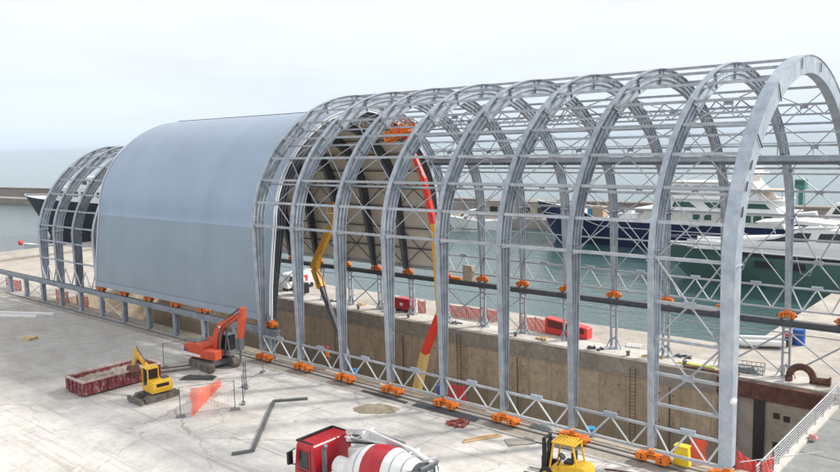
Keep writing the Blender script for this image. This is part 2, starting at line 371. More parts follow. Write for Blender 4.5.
# ------------------------------------------------------------------ setting
def struct(name, mb, m, **k): return tag(mb.build(name, m, **k), kind='structure')
WL = -2.8; FQ = -1.1; DX0 = -96.; DX1 = -12.2; NY = 38.7; FY = 57.7
BIG = 60000
m_ = MB()
for x0, x1, y0, y1 in ((-BIG,DX0-20,-BIG,BIG),(DX1+15,BIG,-BIG,BIG),(DX0-20,DX1+15,-BIG,NY-5),(DX0-20,DX1+15,FY+4,BIG)):
    m_.add([(x0,y0,WL),(x1,y0,WL),(x1,y1,WL),(x0,y1,WL)],[(0,1,2,3)])
struct('sea', m_, waterm)
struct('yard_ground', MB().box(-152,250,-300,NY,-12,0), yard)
struct('quay_far_end', MB().box(-152,DX0,NY,74,-12,FQ), quaym)
struct('quay_beyond_dock', MB().prism([(DX0,FY),(60,FY),(60,94),(-21.5,94),(-21.5,66.4),(DX0,66.4)],-12,FQ,ax='z'), quaym)
struct('dock_floor', MB().box(DX0,DX1,NY,FY,-12,-9.2), beige)
struct('quay_pale_strip', MB().box(DX0,-14.2,FY+.02,60.5,FQ-.2,FQ+.012), lightc)
struct('near_edge_strip', MB().box(DX0,DX1,37.75,NY-.02,-.3,.05), beige)
struct('kerb_at_dock', MB().box(DX0,DX1,37.3,37.55,-.2,.09), copem)
struct('track_bed', MB().box(-100,DX1,35.9,37.1,-.2,.012), copem)
struct('kerb_at_quay_end', MB().box(-138.5,-138,NY,72,FQ-.2,FQ+.35), copem)

# thin sea haze
hm = bpy.data.materials.new('haze'); hm.use_nodes = True; hn = hm.node_tree.nodes; hn.clear()
ho = hn.new('ShaderNodeOutputMaterial'); hv = hn.new('ShaderNodeVolumePrincipled'); hv.inputs['Color'].default_value = (.75,.88,1,1); hv.inputs['Density'].default_value = .00009
hm.node_tree.links.new(hv.outputs[0], ho.inputs['Volume'])
tag(MB().box(-60500,60500,-60500,60500,-13,60).build('haze', hm), kind='stuff')

# dock walls
w = MB().box(DX0,-20.6,FY,FY+.4,-9.2,FQ-1.45)
o = w.build('dock_wall', dockm, loc=(0,-.4,0)); tag(o, 'tall brown stained concrete wall of the dry dock below the far quay', 'wall')
MB().box(DX0,-20.6,FY-.02,FY+.4,FQ-1.35,FQ-.02).build('coping', copem, o)
g = MB().box(DX0,-20.6,FY-.1,FY+.3,FQ-1.45,FQ-1.3).build('coping_ledge', copem, o)
for x in (-27.3,-45.2,-62.5):
    m_ = MB(); m_.box(x-.25,x-.21,FY-.55,FY-.5,-8,FQ-.3); m_.box(x+.21,x+.25,FY-.55,FY-.5,-8,FQ-.3)
    z = -7.8
    while z < FQ-.4: m_.box(x-.21,x+.21,FY-.54,FY-.51,z,z+.03); z += .3
    m_.build('ladder', rust, o)
for x in (-24.2,-38.5,-52.5): MB().tube((x,FY-.5,-9),(x,FY-.5,FQ-1.5),.07,8).build('drain_pipe', dsteel, o)
w = MB(); w.box(-20.6,-17.9,FY+.5,FY+1.1,-9.2,FQ-.1); w.box(-17.9,DX1,FY-.4,FY-.02,-9.2,FQ-1.2)
o = w.build('gate_recess_wall', beige); tag(o, 'pale concrete wall with dark gate recess at the right end of the dock', 'wall')
MB().box(-20.7,-17.9,FY-.55,FY-.1,FQ-1.3,FQ-.1).box(-17.9,DX1+.2,FY-.55,FY-.1,FQ-1.3,FQ-.12).build('rusty_edge_plate', rust, o)
MB().box(-17.95,-17.2,FY-.62,FY-.4,-9,FQ-1.3).build('recess_jamb', black, o)
MB().tube((-19.6,FY-.3,-9),(-19.6,FY-.3,-2.2),.22,10).build('guide_pipe', rust, o)
MB().box(-20.55,-20.1,FY-.5,FY+.4,-9,-2.4).build('recess_slab', rust, o)
for x, z in ((-16.4,-3.4),(-15.7,-3.5),(-16.4,-5.6)):
    MB().box(x-.22,x+.22,FY-.43,FY-.38,z-.22,z+.22).build('socket', black, o)
o = MB().box(DX0-.5,DX0+.05,NY,FY-.42,-9.1,FQ-.05).build('dock_end_wall', dockm); tag(o, 'brown concrete end wall closing the dry dock behind the clad shelter', 'wall')
# dock gate (caisson) with deck and rail
o = MB().box(DX1,6,NY+.02,FY-.02,-9,-1.02).build('dock_gate', gatem); tag(o, 'grey flat topped dock gate crossing the dock at the right edge', 'dock gate')
MB().box(DX1,DX1+.42,NY+.6,FY-.6,-1.02,-.84).build('white_kerb', lightc, o)
j = MB()
for y in (45.5,52.): j.box(DX1+.45,6,y,y+.04,-1.05,-1.012)
j.build('deck_joint', black, o)
r = empty('gate_railing', (DX1+.15,NY,-.84), 'thin pale steel railing with many horizontal bars along the dock gate edge', 'railing')
m_ = MB()
y = .4
while y < 18.4:
    MB().box(-.03,.03,y-.03,y+.03,0,1.1).build('railing_post', pipe, r); y += 1.8
for k in range(7): MB().box(-.018,.018,.3,18.5,.14+k*.155,.165+k*.155).build('rail_bar', rod, r)
MB().box(-.035,.035,.3,18.5,1.1,1.16).build('handrail', rod, r)

# mole (breakwater) far out
def mole_pts(off): return [(-520+off*.09,105+off),(-329+off*.09,122+off),(-106,142.5+off),(60,157+off)]
m_ = MB(); a = mole_pts(0); b = mole_pts(40)
m_.prism(a+b[::-1], -12, -.6, ax='z')
struct('breakwater', m_, molem)
a = mole_pts(9); b = mole_pts(11)
o = MB().prism(a+b[::-1], -.7, 2.6, ax='z').build('breakwater_wall', molewm); tag(o, 'long low grey brown parapet wall running along the breakwater', 'wall')
MB().prism(mole_pts(8.6)+mole_pts(11.3)[::-1], 2.6, 2.9, ax='z').build('coping', molem, o)
# stores built against the mole wall
r = empty('mole_store', (-100,148,-.6), 'flat roofed beige store with dark openings on the breakwater behind the boats', 'building', rz=.09)
MB().box(-9,9,0,4,0,3.1).build('wall', beige, r); MB().box(-9.4,9.4,-.5,4.2,3.1,3.45).build('roof', molewm, r)
for x in (-6,-2,2.5,6.4): MB().box(x-1,x+1,-.06,.02,.9,2.1).build('window', black, r)

# ------------------------------------------------------------------ shelter arches
def arch_profile(yc, a, zc, b, zn, zf, n=2.15, seg=44, kn=None, kf=None):
    """outer line, near foot -> far foot: list of (y, z, inward normal y, z)"""
    P = []
    for z in [zn+(zc-zn)*i/5 for i in range(5)]: P.append((yc-a, z))
    for i in range(seg+1):
        t = math.pi*i/seg; c, s_ = math.cos(t), math.sin(t)
        P.append((yc-a*math.copysign(abs(c)**(2/n),c), zc+b*abs(s_)**(2/n)))
    for z in [zc+(zf-zc)*i/5 for i in range(1,6)]: P.append((yc+a, z))
    out = []
    for i, p in enumerate(P):
        q0 = P[max(i-1,0)]; q1 = P[min(i+1,len(P)-1)]
        d = Vector((q1[0]-q0[0], q1[1]-q0[1])).normalized()
        out.append((p[0], p[1], d.y, -d.x))
    return out
def at_z(prof, z, far=False):
    """index-interpolated point of the profile at height z on the near (or far) side"""
    m_i = max(range(len(prof)), key=lambda i: prof[i][1])
    seq = prof[m_i:][::-1] if far else prof[:m_i+1]
    for p, q in zip(seq, seq[1:]):
        if p[1] <= z <= q[1]:
            t = (z-p[1])/max(q[1]-p[1],1e-6); return tuple(p[i]*(1-t)+q[i]*t for i in range(4))
    return seq[-1]
def sweep(mb, prof, depths, r0, r1, x0, x1, mi=0):
    """rectangle swept along the profile; r0, r1 = functions of local depth"""
    rs = []
    for (y,z,ny,nz), d in zip(prof, depths):
        a, b = r0(d), r1(d)
        rs.append([(x0,y+ny*a,z+nz*a),(x1,y+ny*a,z+nz*a),(x1,y+ny*b,z+nz*b),(x0,y+ny*b,z+nz*b)])
    mb.rings(rs, mi)
def arch_mesh(prof, zk, dfoot, dmax, fw_, box=False, stiff=True, name='arch', mats=None):
    zn, zf = prof[0][1], prof[-1][1]; mid = len(prof)//2; D = []
    for i, p in enumerate(prof):
        z0 = zn if i < mid else zf
        D.append(dfoot+(dmax-dfoot)*min(1,max(0,(p[1]-z0)/(zk-z0))))
    mb = MB()
    # keep the foot centred on its bogie: the leg tapers from both faces
    pr = [(p[0]+p[2]*(dmax-d)*.25, p[1], p[2], p[3]) for p, d in zip(prof, D)]
    if box:
        sweep(mb, pr, D, lambda d: 0, lambda d: d, -fw_/2, fw_/2)
        sweep(mb, pr, D, lambda d: -.05, lambda d: -.002, -fw_/2-.05, fw_/2+.05)
    else:
        sweep(mb, pr, D, lambda d: 0, lambda d: .05, -fw_/2, fw_/2)
        sweep(mb, pr, D, lambda d: .05, lambda d: d-.05, -.03, .03)
        sweep(mb, pr, D, lambda d: d-.05, lambda d: d, -fw_/2, fw_/2)
        for fr in (.34,.66):
            sweep(mb, pr, D, lambda d: d*fr-.02, lambda d: d*fr+.02, .03, fw_/2-.03); sweep(mb, pr, D, lambda d: d*fr-.02, lambda d: d*fr+.02, -fw_/2+.03, -.03)
        if stiff:
            for i in range(6, len(pr)-6, 4):
                y,z,ny,nz = pr[i]; d = D[i]
                for sx_ in (-1,1):
                    a = Vector((sx_*.03,y+ny*.05,z+nz*.05)); b = Vector((sx_*.03,y+ny*(d-.05),z+nz*(d-.05)))
                    t = Vector((0,-nz,ny))*.012; o_ = Vector((sx_*.09,0,0))
                    mb.add([a-t,a+t,a+t+o_,a-t+o_,b-t,b+t,b+t+o_,b-t+o_],[(0,1,2,3),(4,7,6,5),(0,3,7,4),(1,5,6,2),(3,2,6,7),(0,4,5,1)])
    # knee splice plates
    for far in (False,True):
        y,z,ny,nz = at_z(prof, zk, far)
        mb.box(-fw_/2-.06,fw_/2+.06, min(y+ny*-.05,y+ny*(dmax+.08)), max(y+ny*-.05,y+ny*(dmax+.08)), z-.04, z+.04)
    return mb.build(name, mats or steel, smooth=False, bare=True)
def bogie_mesh(L=2.0):
    """two-axle bogie: wheel boxes with side plates, pin-ended cross beam, saddle, buffers"""
    b = MB()
    for s_ in (-1,1):
        c = s_*L*.30; h = L*.17
        for y0, y1 in ((-.25,-.19),(.19,.25)): b.prism([(c-h,.12),(c-h,.40),(c-h*.7,.50),(c+h*.7,.50),(c+h,.40),(c+h,.12)], y0, y1)
        b.box(c-h*.95,c+h*.95,-.188,.188,.38,.485)
        b.tube((c,-.14,.17),(c,.14,.17),.17,14,1)
        b.tube((c,-.28,.26),(c,.28,.26),.055,8,1)
        b.box(s_*L*.49-.05,s_*L*.49+.05,-.17,.17,.18,.38); b.tube((s_*L*.49,-.08,.28),(s_*(L*.49+.14),-.08,.28),.06,8,1)
        for y in (-.262,.262): b.box(c-.04,c+.04,y-.01,y+.01,.38,.46,1)
    b.box(-L*.125,L*.125,-.15,.15,.22,.40); b.box(-.26,.26,-.26,.26,.50,.57); b.box(-.17,.17,-.17,.17,.57,.72)
    b.box(-L*.34,L*.34,-.10,.10,.43,.52)
    return b.build('bogie', [orange, dark], bare=True)
BOG = bogie_mesh(1.8)
BOGF = bogie_mesh(1.15)
BOGS = bogie_mesh(1.2)

SP = 4.6363
def shelter(root, prof, xs, zk, zpur, arch_me, nzb, fzb, bog, fw_, near_foot, far_foot, truss=True, special=None, mats=pipe, brace=True, pur_in=None, xlevels=None):
    """root at (x of first arch, 0, 0); xs = local x of the arches"""
    for i, x in enumerate(xs):
        me = arch_me if not (special and i == 0) else special
        o = inst('arch', me, root, (x,0,0))
        if bog:
            inst('bogie', bog, o, (0,near_foot,nzb)); inst('bogie', BOGF, o, (0,far_foot,fzb))
    x0, x1 = min(xs), max(xs)
    for z in zpur:
        for far in (False,True):
            y,zz,ny,nz = at_z(prof, z, far)
            MB().bar((x0,y+ny*.15,zz+nz*.15),(x1,y+ny*.15,zz+nz*.15),.16,.16).build('purlin', mats, root)
    top = max(p[1] for p in prof)
    yc = (prof[0][0]+prof[-1][0])/2
    MB().bar((x0,yc,top-.12),(x1,yc,top-.12),.16,.16).build('ridge_purlin', mats, root)
    for zi in (pur_in or []):
        for far in (False,True):
            y,zz,ny,nz = at_z(prof, zi, far)
            MB().bar((x0,y+ny*.95,zz+nz*.95),(x1,y+ny*.95,zz+nz*.95),.13,.13).build('inner_purlin', mats, root)
    return root

# ---- the big open shelter
bp_ = arch_profile(48.15, 11.9, 10.7, 10.5, 1.0, 3.95, n=1.87)
ARCH = arch_mesh(bp_, 10.8, .40, 1.02, .32)
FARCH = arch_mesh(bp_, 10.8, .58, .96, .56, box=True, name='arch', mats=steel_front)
X1 = -16.5155; XF = -12.68
root = empty('open_arch_shelter', (X1,48.15,0), 'large open galvanised steel arch frame spanning the dry dock on orange bogies', 'shelter frame')
BX = MB
def P_(z, far, off=.15):
    y,zz,ny,nz = at_z(bp_, z, far); return (y-48.15+ny*off, zz+nz*off)
bpl = [(p[0]-48.15,p[1],p[2],p[3]) for p in bp_]
def shift_arch(me):
    for v in me.vertices: v.co.y -= 48.15
shift_arch(ARCH); shift_arch(FARCH)
xs = [XF-X1]+[-SP*k for k in range(8)]
ZP = [10.95,12.75,14.45,16.1,17.6,18.85,19.85,20.6]
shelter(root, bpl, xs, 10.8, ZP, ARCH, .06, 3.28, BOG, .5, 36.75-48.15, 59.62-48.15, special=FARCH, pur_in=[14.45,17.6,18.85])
# cross rods: pairs of panels, in every bay, both sides
for i in range(8):
    xa = max(xs[i],xs[i+1]); xb = min(xs[i],xs[i+1])
    for far in (False,True):
        for z0, z1 in ((10.95,14.45),(14.45,17.6)) + (((17.6,19.85),) if i%2==0 else ()):
            p0 = P_(z0,far,.30); p1 = P_(z1,far,.30); m_ = MB()
            zm = {14.45:12.75,17.6:16.1,19.85:18.85}[z1]; pm = P_(zm,far,.32); xm = (xa+xb)/2
            for xx in (xa-.2,xb+.2):
                m_.tube((xx,*p0),(xm,*pm),.036,6); m_.tube((xm,*pm),(xx,*p1),.036,6)
            m_.cbox((xm,pm[0],pm[1]),(.5,.06,.28))
            m_.build('cross_brace', rodg, root)
        # lattice purlin: zigzag between outer and inner chord
        po = P_(18.85,far,.2); pi = P_(18.85,far,.95); m_ = MB(); nn = 6
        for k in range(nn):
            u = xa+(xb-xa)*k/nn; v = xa+(xb-xa)*(k+1)/nn
            m_.tube((u,*(po if k%2==0 else pi)),(v,*(pi if k%2==0 else po)),.04,6)
        m_.build('lattice_web', rodg, root)
        # base truss between the legs
        yb = (36.55 if not far else 59.75)-48.15; zb, zt = (.85,2.15) if not far else (4.0,5.65)
        m_ = MB()
        m_.bar((xa-.15,yb,zt),(xb+.15,yb,zt),.13,.13); m_.bar((xa-.15,yb,zb),(xb+.15,yb,zb),.13,.13)
        m_.box((xa+xb)/2-.38,(xa+xb)/2+.38,yb-.05,yb+.05,zt-.02,zt+.24,1)
        xm = (xa+xb)/2; q = (xa-xb)/4
        for a_, b_ in (((xa-.2,zt),(xm+q,zb)),((xm+q,zb),(xm,zt)),((xm,zt),(xm-q,zb)),((xm-q,zb),(xb+.2,zt))):
            m_.tube((a_[0],yb,a_[1]),(b_[0],yb,b_[1]),.055,6,2)
        m_.build('base_truss', [pipe, trimb, rod], root)
# extra ladder bracing in the end bay
for far in (False,True):
    yb = (36.5 if not far else 59.8)-48.15; xa, xb = xs[0], xs[1]; off = 0 if not far else 1.9
    m_ = MB()
    for z in ((3.4,5.0,6.8,8.7) if not far else (7.6,9.2)): m_.bar((xa-.3,yb,z),(xb+.2,yb,z),.14,.14)
    xm = (xa+xb)/2
    for z0, z1, z2 in (((3.4,5.0,6.8),(6.8,8.7,10.9)) if not far else ((5.65,7.6,10.9),)):
        for xx in (xa-.3,xb+.2):
            m_.tube((xx,yb,z0),(xm,yb,z1),.05,6); m_.tube((xm,yb,z1),(xx,yb,z2),.05,6)
        m_.box(xm-.3,xm+.3,yb-.05,yb+.05,z1-.16,z1+.16)
    m_.build('end_bay_brace', [pipe], root)
for i in range(1,8):   # far side rods between knee and base truss
    xa = xs[i]; xb = xs[i+1]; yb = 59.75-48.15; xm = (xa+xb)/2; m_ = MB()
    for xx in (xa-.15,xb+.15): m_.tube((xx,yb,5.75),(xm,yb,8.4),.04,6); m_.tube((xm,yb,8.4),(xx,yb,10.9),.04,6)
    m_.bar((xa,yb,8.4),(xb,yb,8.4),.11,.11)
    m_.build('lower_cross_brace', rodg, root)
# crane girder along the far haunch, with a walkway kerb
xa, xb = xs[0], xs[-1]
MB().box(xb,xa,9.0,9.4,14.95,15.3).box(xb,xa,8.8,9.6,15.3,15.36).build('crane_girder', steel, root)
MB().box(xb,xa,8.85,9.5,14.72,14.93).build('girder_dark_edge', dsteel, root)  # dark strip that forms the girder's bottom edge
m_ = MB(); m_.bar((xb,8.9,16.2),(xa,8.9,16.2),.07,.07)
x = xb
while x < xa: m_.box(x-.03,x+.03,8.87,8.93,15.41,16.2); x += 2.3
m_.build('walkway_rail', pipe, root)
# lattice members hanging at the front arch
for far in (False,True):
    for z in ((19.4,16.9) if not far else (19.0,15.0)):
        y,zz,ny,nz = at_z(bpl, z, far); m_ = MB(); m_.T = Matrix()
        m_.bar((xs[0]+.335,y+ny*-.03,zz+nz*-.03),(xs[0]+.335,y+ny*1.0,zz+nz*1.0),.05,.03); m_.build('splice_joint', black, root)
    for z in ((13.4,14.6,15.6) if not far else ()):
        y,zz,ny,nz = at_z(bpl, z, far); MB().bar((xs[0]+.34,y+ny*.25-nz*.25,zz+nz*.25+ny*.25),(xs[0]+.34,y+ny*.25+nz*.25,zz+nz*.25-ny*.25),.03,.10).build('slot', black, root)
for y in (-2.2,1.6):
    MB().box(xs[0]+.32,xs[0]+.35,y-.04,y+.04,20.35,20.9).build('splice_joint', black, root)

# ---- clad shelter
cp = arch_profile(48.15, 10.55, 7.6, 12.25, 3.35, 4.2, n=2.12)
XC = -48.81; XCL = XC-6*SP
root2 = empty('clad_shelter', ((XC+XCL)/2,48.15,0), 'smaller arch shelter covered in smooth blue grey sheeting behind the open frame', 'shelter')
mx0 = XCL-.35-(XC+XCL)/2; mx1 = XC+.35-(XC+XCL)/2; cxm = (XC+XCL)/2
cpl = [(p[0]-48.15,p[1],p[2],p[3]) for p in cp]
def shell(prof, x0, x1, o0, o1, sel, nx=1):
    mb = MB(); pr = [p for p in prof if sel(p)]
    r = [[(x0,y+ny*o0,z+nz*o0),(x1,y+ny*o0,z+nz*o0),(x1,y+ny*o1,z+nz*o1),(x0,y+ny*o1,z+nz*o1)] for y,z,ny,nz in pr]
    mb.rings(r); return mb
# near wall leans in as one flat sheet up to the eaves, the vault is curved above it
cladp = []
cc = [(-10.95,3.35),(-10.75,6.0),(-10.35,9.0),(-10.12,10.45)]
for i in range(0,41):
    t = math.pi*i/40; c, s_ = math.cos(t), math.sin(t)
    cc.append((-10.05*math.copysign(abs(c)**1.05,c), 10.75+9.15*abs(s_)**1.05))
cc += [(10.12,10.45),(10.35,9.0),(10.75,6.0),(10.95,4.0)]
for i, p in enumerate(cc):
    q0 = cc[max(i-1,0)]; q1 = cc[min(i+1,len(cc)-1)]; d = Vector((q1[0]-q0[0],q1[1]-q0[1])).normalized(); cladp.append((p[0],p[1],d.y,-d.x))
shell(cladp, mx0, mx1, -.06, .0, lambda p: p[1] > 10.4).build('roof_sheeting', cladm, root2, smooth=True)
for far in (-1,1):
    shell(cladp, mx0, mx1, -.06, .0, lambda p: p[1] < 10.5 and p[0]*far > 0).build('wall_sheeting', wallm, root2, smooth=True)
    shell(cladp, mx0+.02, mx1-.02, -.075, -.04, lambda p: 10.3 < p[1] < 11.2 and p[0]*far > 0).build('eaves_lap', cladm, root2)
shell(cladp, mx0+.06, mx1-.06, .004, .05, lambda p: True).build('lining', linem, root2, smooth=True)
for xx, w_ in ((mx0,.14),(mx1,.14)):
    shell(cladp, xx-w_, xx, -.14, .14, lambda p: True).build('edge_trim', trimw, root2)
MB().box(mx0,mx1,-11.12,-11.03,3.2,3.75).build('bottom_flashing', trimb, root2)
MB().box(mx0,mx1,-.3,.3,19.92,20.02).build('ridge_cap', dsteel, root2)
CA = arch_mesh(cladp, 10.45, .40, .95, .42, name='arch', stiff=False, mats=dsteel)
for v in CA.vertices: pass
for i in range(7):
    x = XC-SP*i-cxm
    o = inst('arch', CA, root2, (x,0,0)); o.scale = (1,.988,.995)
    inst('bogie', BOGS, o, (0,-10.85,2.62)); inst('bogie', BOGS, o, (0,10.95,3.28))
inner = [(p[0]*.985,p[1]*.993,p[2],p[3]) for p in cladp]
for z in (6.2,8.3,10.5,12.4,14.2,15.9,17.3,18.4,19.2):
    for far in (False,True):
        y,zz,ny,nz = at_z(inner, z, far)
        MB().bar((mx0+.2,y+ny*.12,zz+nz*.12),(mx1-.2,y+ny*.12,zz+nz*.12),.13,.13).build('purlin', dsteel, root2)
for i in range(6):
    xa = XC-SP*i-cxm; xb = xa-SP; xm = (xa+xb)/2
    for far in (False,True):
        m_ = MB(); y0 = at_z(inner,4.4,far); y1 = at_z(inner,6.2,far); y2 = at_z(inner,8.3,far)
        g0 = lambda q: (q[0]+q[2]*.3, q[1]+q[3]*.3)
        for xx in (xa,xb): m_.tube((xx,*g0(y0)),(xm,*g0(y1)),.06,6); m_.tube((xm,*g0(y1)),(xx,*g0(y2)),.06,6)
        y1 = at_z(inner,10.5,far); y2 = at_z(inner,14.2,far); ym = at_z(inner,12.4,far)
        for xx in (xa,xb): m_.tube((xx,*g0(y1)),(xm,*g0(ym)),.05,6); m_.tube((xm,*g0(ym)),(xx,*g0(y2)),.05,6)
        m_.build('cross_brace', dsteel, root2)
        yb = (at_z(inner,4.4,far)[0]); m_ = MB()
        m_.bar((xa,yb,4.25),(xb,yb,4.25),.2,.25); m_.build('base_beam', steel, root2)

# ---- far small open shelter
tp = [(p[0]-48.15,p[1],p[2],p[3]) for p in arch_profile(48.15, 9.6, 7.5, 10.0, 1.9, 3.7, n=1.72)]
TA = arch_mesh(tp, 8.0, .75, 1.0, .45, name='arch', stiff=False)
XT = [-80.2,-84.9,-89.6,-93.5]
root3 = empty('small_arch_frame', (-87,48.15,0), 'small uncovered grey arch frame at the far left beyond the clad shelter', 'shelter frame')
shelter(root3, tp, [x+87 for x in XT], 8.4, [4.7,6.8,8.6,10.4,12.2,13.8,15.2,16.4,17.1], TA, 2.5, 3.28, None, .45, 0, 0)
MB().box(XT[-1]+86.5,XT[0]+88,-9.75,-9.35,1.7,1.92).build('sill_beam', steel, root3)
for i in range(3):
    xa = XT[i]+87; xb = XT[i+1]+87; xm = (xa+xb)/2
    for far in (False,True):
        y = (-9.55 if not far else 9.5); m_ = MB(); zb = 1.95 if not far else 3.6; zt = zb+1.95
        for a_, b_ in (((xa,zt),(xm+(xa-xm)/2,zb)),((xm+(xa-xm)/2,zb),(xm,zt)),((xm,zt),(xm+(xb-xm)/2,zb)),((xm+(xb-xm)/2,zb),(xb,zt))): m_.tube((a_[0],y,a_[1]),(b_[0],y,b_[1]),.06,6)
        m_.build('base_truss', rod, root3)

# ------------------------------------------------------------------ elevated runways
def post_mesh(h, w_=.42):
    m_ = MB(); m_.box(-w_/2,w_/2,-.22,-.17,0,h); m_.box(-w_/2,w_/2,.17,.22,0,h); m_.box(-.03,.03,-.17,.17,0,h)
    m_.box(-.4,.4,-.4,.4,0,.05); m_.box(-.3,.3,-.3,.3,h-.05,h)
    return m_
r = empty('near_runway_beam', (-76,37.35,0), 'grey steel runway beam on short posts along the near dock edge under the clad shelter', 'runway beam')
MB().box(-29,28.2,-.2,.2,2.52,2.58).box(-29,28.2,-.04,.04,2.16,2.52).box(-29,28.2,-.2,.2,2.1,2.16).build('beam', steel, r)
MB().box(-29,28.2,-.05,.05,2.58,2.66).build('rail', dsteel, r)
PM = post_mesh(2.1).build('post', steel, bare=True)
px = [XC-SP*i+76 for i in range(0,13)]
for x in px: inst('post', PM, r, (x,0,0))
for i in (5,9,11):
    if i+1 < len(px):
        m_ = MB(); m_.tube((px[i],0,.1),(px[i+1],0,2.05),.05,6); m_.tube((px[i],0,2.05),(px[i+1],0,.1),.05,6); m_.build('cross_brace', rod, r)
r = empty('far_runway_beam', (-50,59.65,FQ), 'long dark runway beam on paired steel posts along the far quay', 'runway beam')
HB = 3.2-FQ
MB().box(-50,45,-.25,.25,HB-.04,HB+.04).box(-50,45,-.06,.06,HB-.38,HB-.04).box(-50,45,-.25,.25,HB-.44,HB-.38).build('beam', dsteel, r)
MB().box(-50,45,-.32,-.27,HB-.95,HB-.88).build('cable_tray', pipe, r)
pm = MB()
for s_ in (-1,1): pm.box(s_*.24-.07,s_*.24+.07,-.12,.12,0,HB-.44)
for z in (.8,1.8,2.8): pm.box(-.17,.17,-.03,.03,z,z+.1)
pm.box(-.42,.42,-.3,.3,0,.05); pm.box(-.36,.36,-.2,.2,HB-.56,HB-.44)
for s_ in (-1,1): pm.bar((s_*.7,0,.0),(s_*.26,0,.95),.07,.07); pm.bar((0,s_*.7,.0),(0,s_*.12,1.0),.07,.07)
PM2 = pm.build('post', steel, bare=True)
px = [X1-SP*k+50 for k in range(-2,17)]
for x in px: inst('post', PM2, r, (x,0,0))
for i in (1,2,7,8,11,14):
    if i+1 < len(px):
        m_ = MB(); m_.tube((px[i],0,.1),(px[i+1],0,HB-.8),.065,6); m_.tube((px[i],.1,HB-.8),(px[i+1],.1,.1),.065,6); m_.build('cross_brace', pipe, r)
o = tag(MB().box(-100,DX1,-.06,.06,.0,.06).build('ground_rail', dsteel, loc=(0,36.75,0)), 'steel rail set in the ground under the near row of orange bogies', 'rail')

exec_after = []
# ------------------------------------------------------------------ machines
def track_pair(root, L, gauge, w_, h, m=track):
    for s_ in (-1,1):
        t = MB(); pr = []
        for i in range(9): a = math.pi/2+math.pi*i/8; pr.append((-L/2+h/2+math.cos(a)*h/2, h/2+math.sin(a)*h/2))
        for i in range(9): a = -math.pi/2+math.pi*i/8; pr.append((L/2-h/2+math.cos(a)*h/2, h/2+math.sin(a)*h/2))
        t.prism(pr, s_*gauge/2-w_/2, s_*gauge/2+w_/2)
        for k in range(int(L/.22)):
            x = -L/2+h*.4+k*.22
            if x < L/2-h*.4: t.box(x,x+.07,s_*gauge/2-w_/2-.01,s_*gauge/2+w_/2+.01,h-.01,h+.035)
        for k in range(4): x = -L/2+h/2+(L-h)*k/3; t.tube((x,s_*gauge/2-w_/2-.03,h/2),(x,s_*gauge/2+w_/2+.03,h/2),h*.28,10,1)
        t.build('crawler_track', [m, dsteel], root)
# --- large orange-red excavator.  undercarriage points at the camera side, house turned to the right
EX = (-51.1,33.5,0)
r = empty('excavator', EX, 'large orange red crawler excavator with raised folded boom beside the steel legs', 'excavator', rz=R(-6))
r.scale = (.93,.93,.93)
track_pair(r, 3.6, 2.25, .55, .78)
MB().box(-.9,.9,-.95,.95,.32,.72).tube((0,0,.7),(0,0,.98),.7,16).build('undercarriage', dsteel, r)
hr_ = R(14)     # house relative to tracks
hs = empty('house', (0,0,.98), None, None, rz=hr_); hs.parent = r
for kk in ('label','category'):
    if kk in hs: del hs[kk]
h = MB(); h.prism([(-2.15,.12),(-2.25,.5),(-2.2,.95),(-1.9,1.15),(-.6,1.2),(.1,1.0),(.1,0),(-1.9,0)], -1.25,1.25)
h.box(.1,1.5,-1.25,-.45,0,.75); h.box(.1,.9,-.35,.35,0,.6)
h.build('body', exred, hs, bevel=.04)
MB().prism([(-2.28,.1),(-2.28,.42),(-.2,.30),(-.2,.12)], -1.262,-1.25).prism([(-2.28,.1),(-2.28,.42),(-.2,.30),(-.2,.12)], 1.25,1.262).build('white_stripe', white, hs)
MB().prism([(-2.16,.45),(-2.16,.85),(-1.75,.45)], -1.262,-1.252).prism([(-2.16,.45),(-2.16,.85),(-1.75,.45)], 1.252,1.262).build('blue_panel', blue, hs)
MB().tube((-1.5,.6,1.15),(-1.5,.6,1.6),.07,8).build('exhaust', dsteel, hs)
c = MB(); 
for x, y in ((.15,.45),(1.45,.45),(.15,1.25),(1.35,1.25)): c.bar((x,y,.1),(x-(.0 if x<1 else .18),y,1.75),.07,.07)
c.box(.08,1.35,.42,1.28,1.72,1.80); c.box(.08,1.5,.42,1.28,.0,.45)
c.build('cab_frame', grey, hs); MB().box(.2,1.38,.49,1.21,.45,1.70).build('cab_glass', glass, hs)
def boomplate(name, pts, th, y0, y1, m, parent): return MB().prism(pts, y0, y1).build(name, m, parent)
boomplate('boom', [(.1,.4),(.6,.4),(.85,1.7),(1.35,2.45),(3.6,3.75),(3.5,4.05),(1.1,2.95),(.35,2.0)], 0, -.24,.24, exred, hs)
MB().tube((1.1,-.32,.45),(1.4,-.32,2.5),.08,8).tube((1.1,.32,.45),(1.4,.32,2.5),.08,8).build('boom_cylinder', dsteel, hs)
MB().tube((1.4,0,3.1),(3.5,0,4.4),.08,8).build('arm_cylinder', dsteel, hs)
boomplate('arm', [(3.25,3.6),(3.6,4.45),(3.95,4.4),(3.9,3.5),(3.4,1.8),(3.1,1.8)], 0, -.2,.2, exred, hs)
MB().box(3.0,3.45,-.24,.24,.9,1.85).tube((3.22,0,.95),(3.15,0,-.2),.11,8).build('breaker', dsteel, hs)
MB().path([(.9,-.27,.8),(1.0,-.27,1.9),(1.5,-.27,2.7),(2.6,-.27,3.4),(3.5,-.26,4.0)],.03,6).build('hose', black, hs)
MB().path([(.9,.27,.8),(1.0,.27,1.9),(1.5,.27,2.7),(2.6,.27,3.4),(3.5,.26,4.0)],.03,6).build('hose', black, hs)
MB().path([(-2.0,-1.2,1.1),(-2.0,-1.2,1.5),(-.8,-1.2,1.55),(-.8,-1.2,1.15)],.025,6).build('handrail', dsteel, hs)
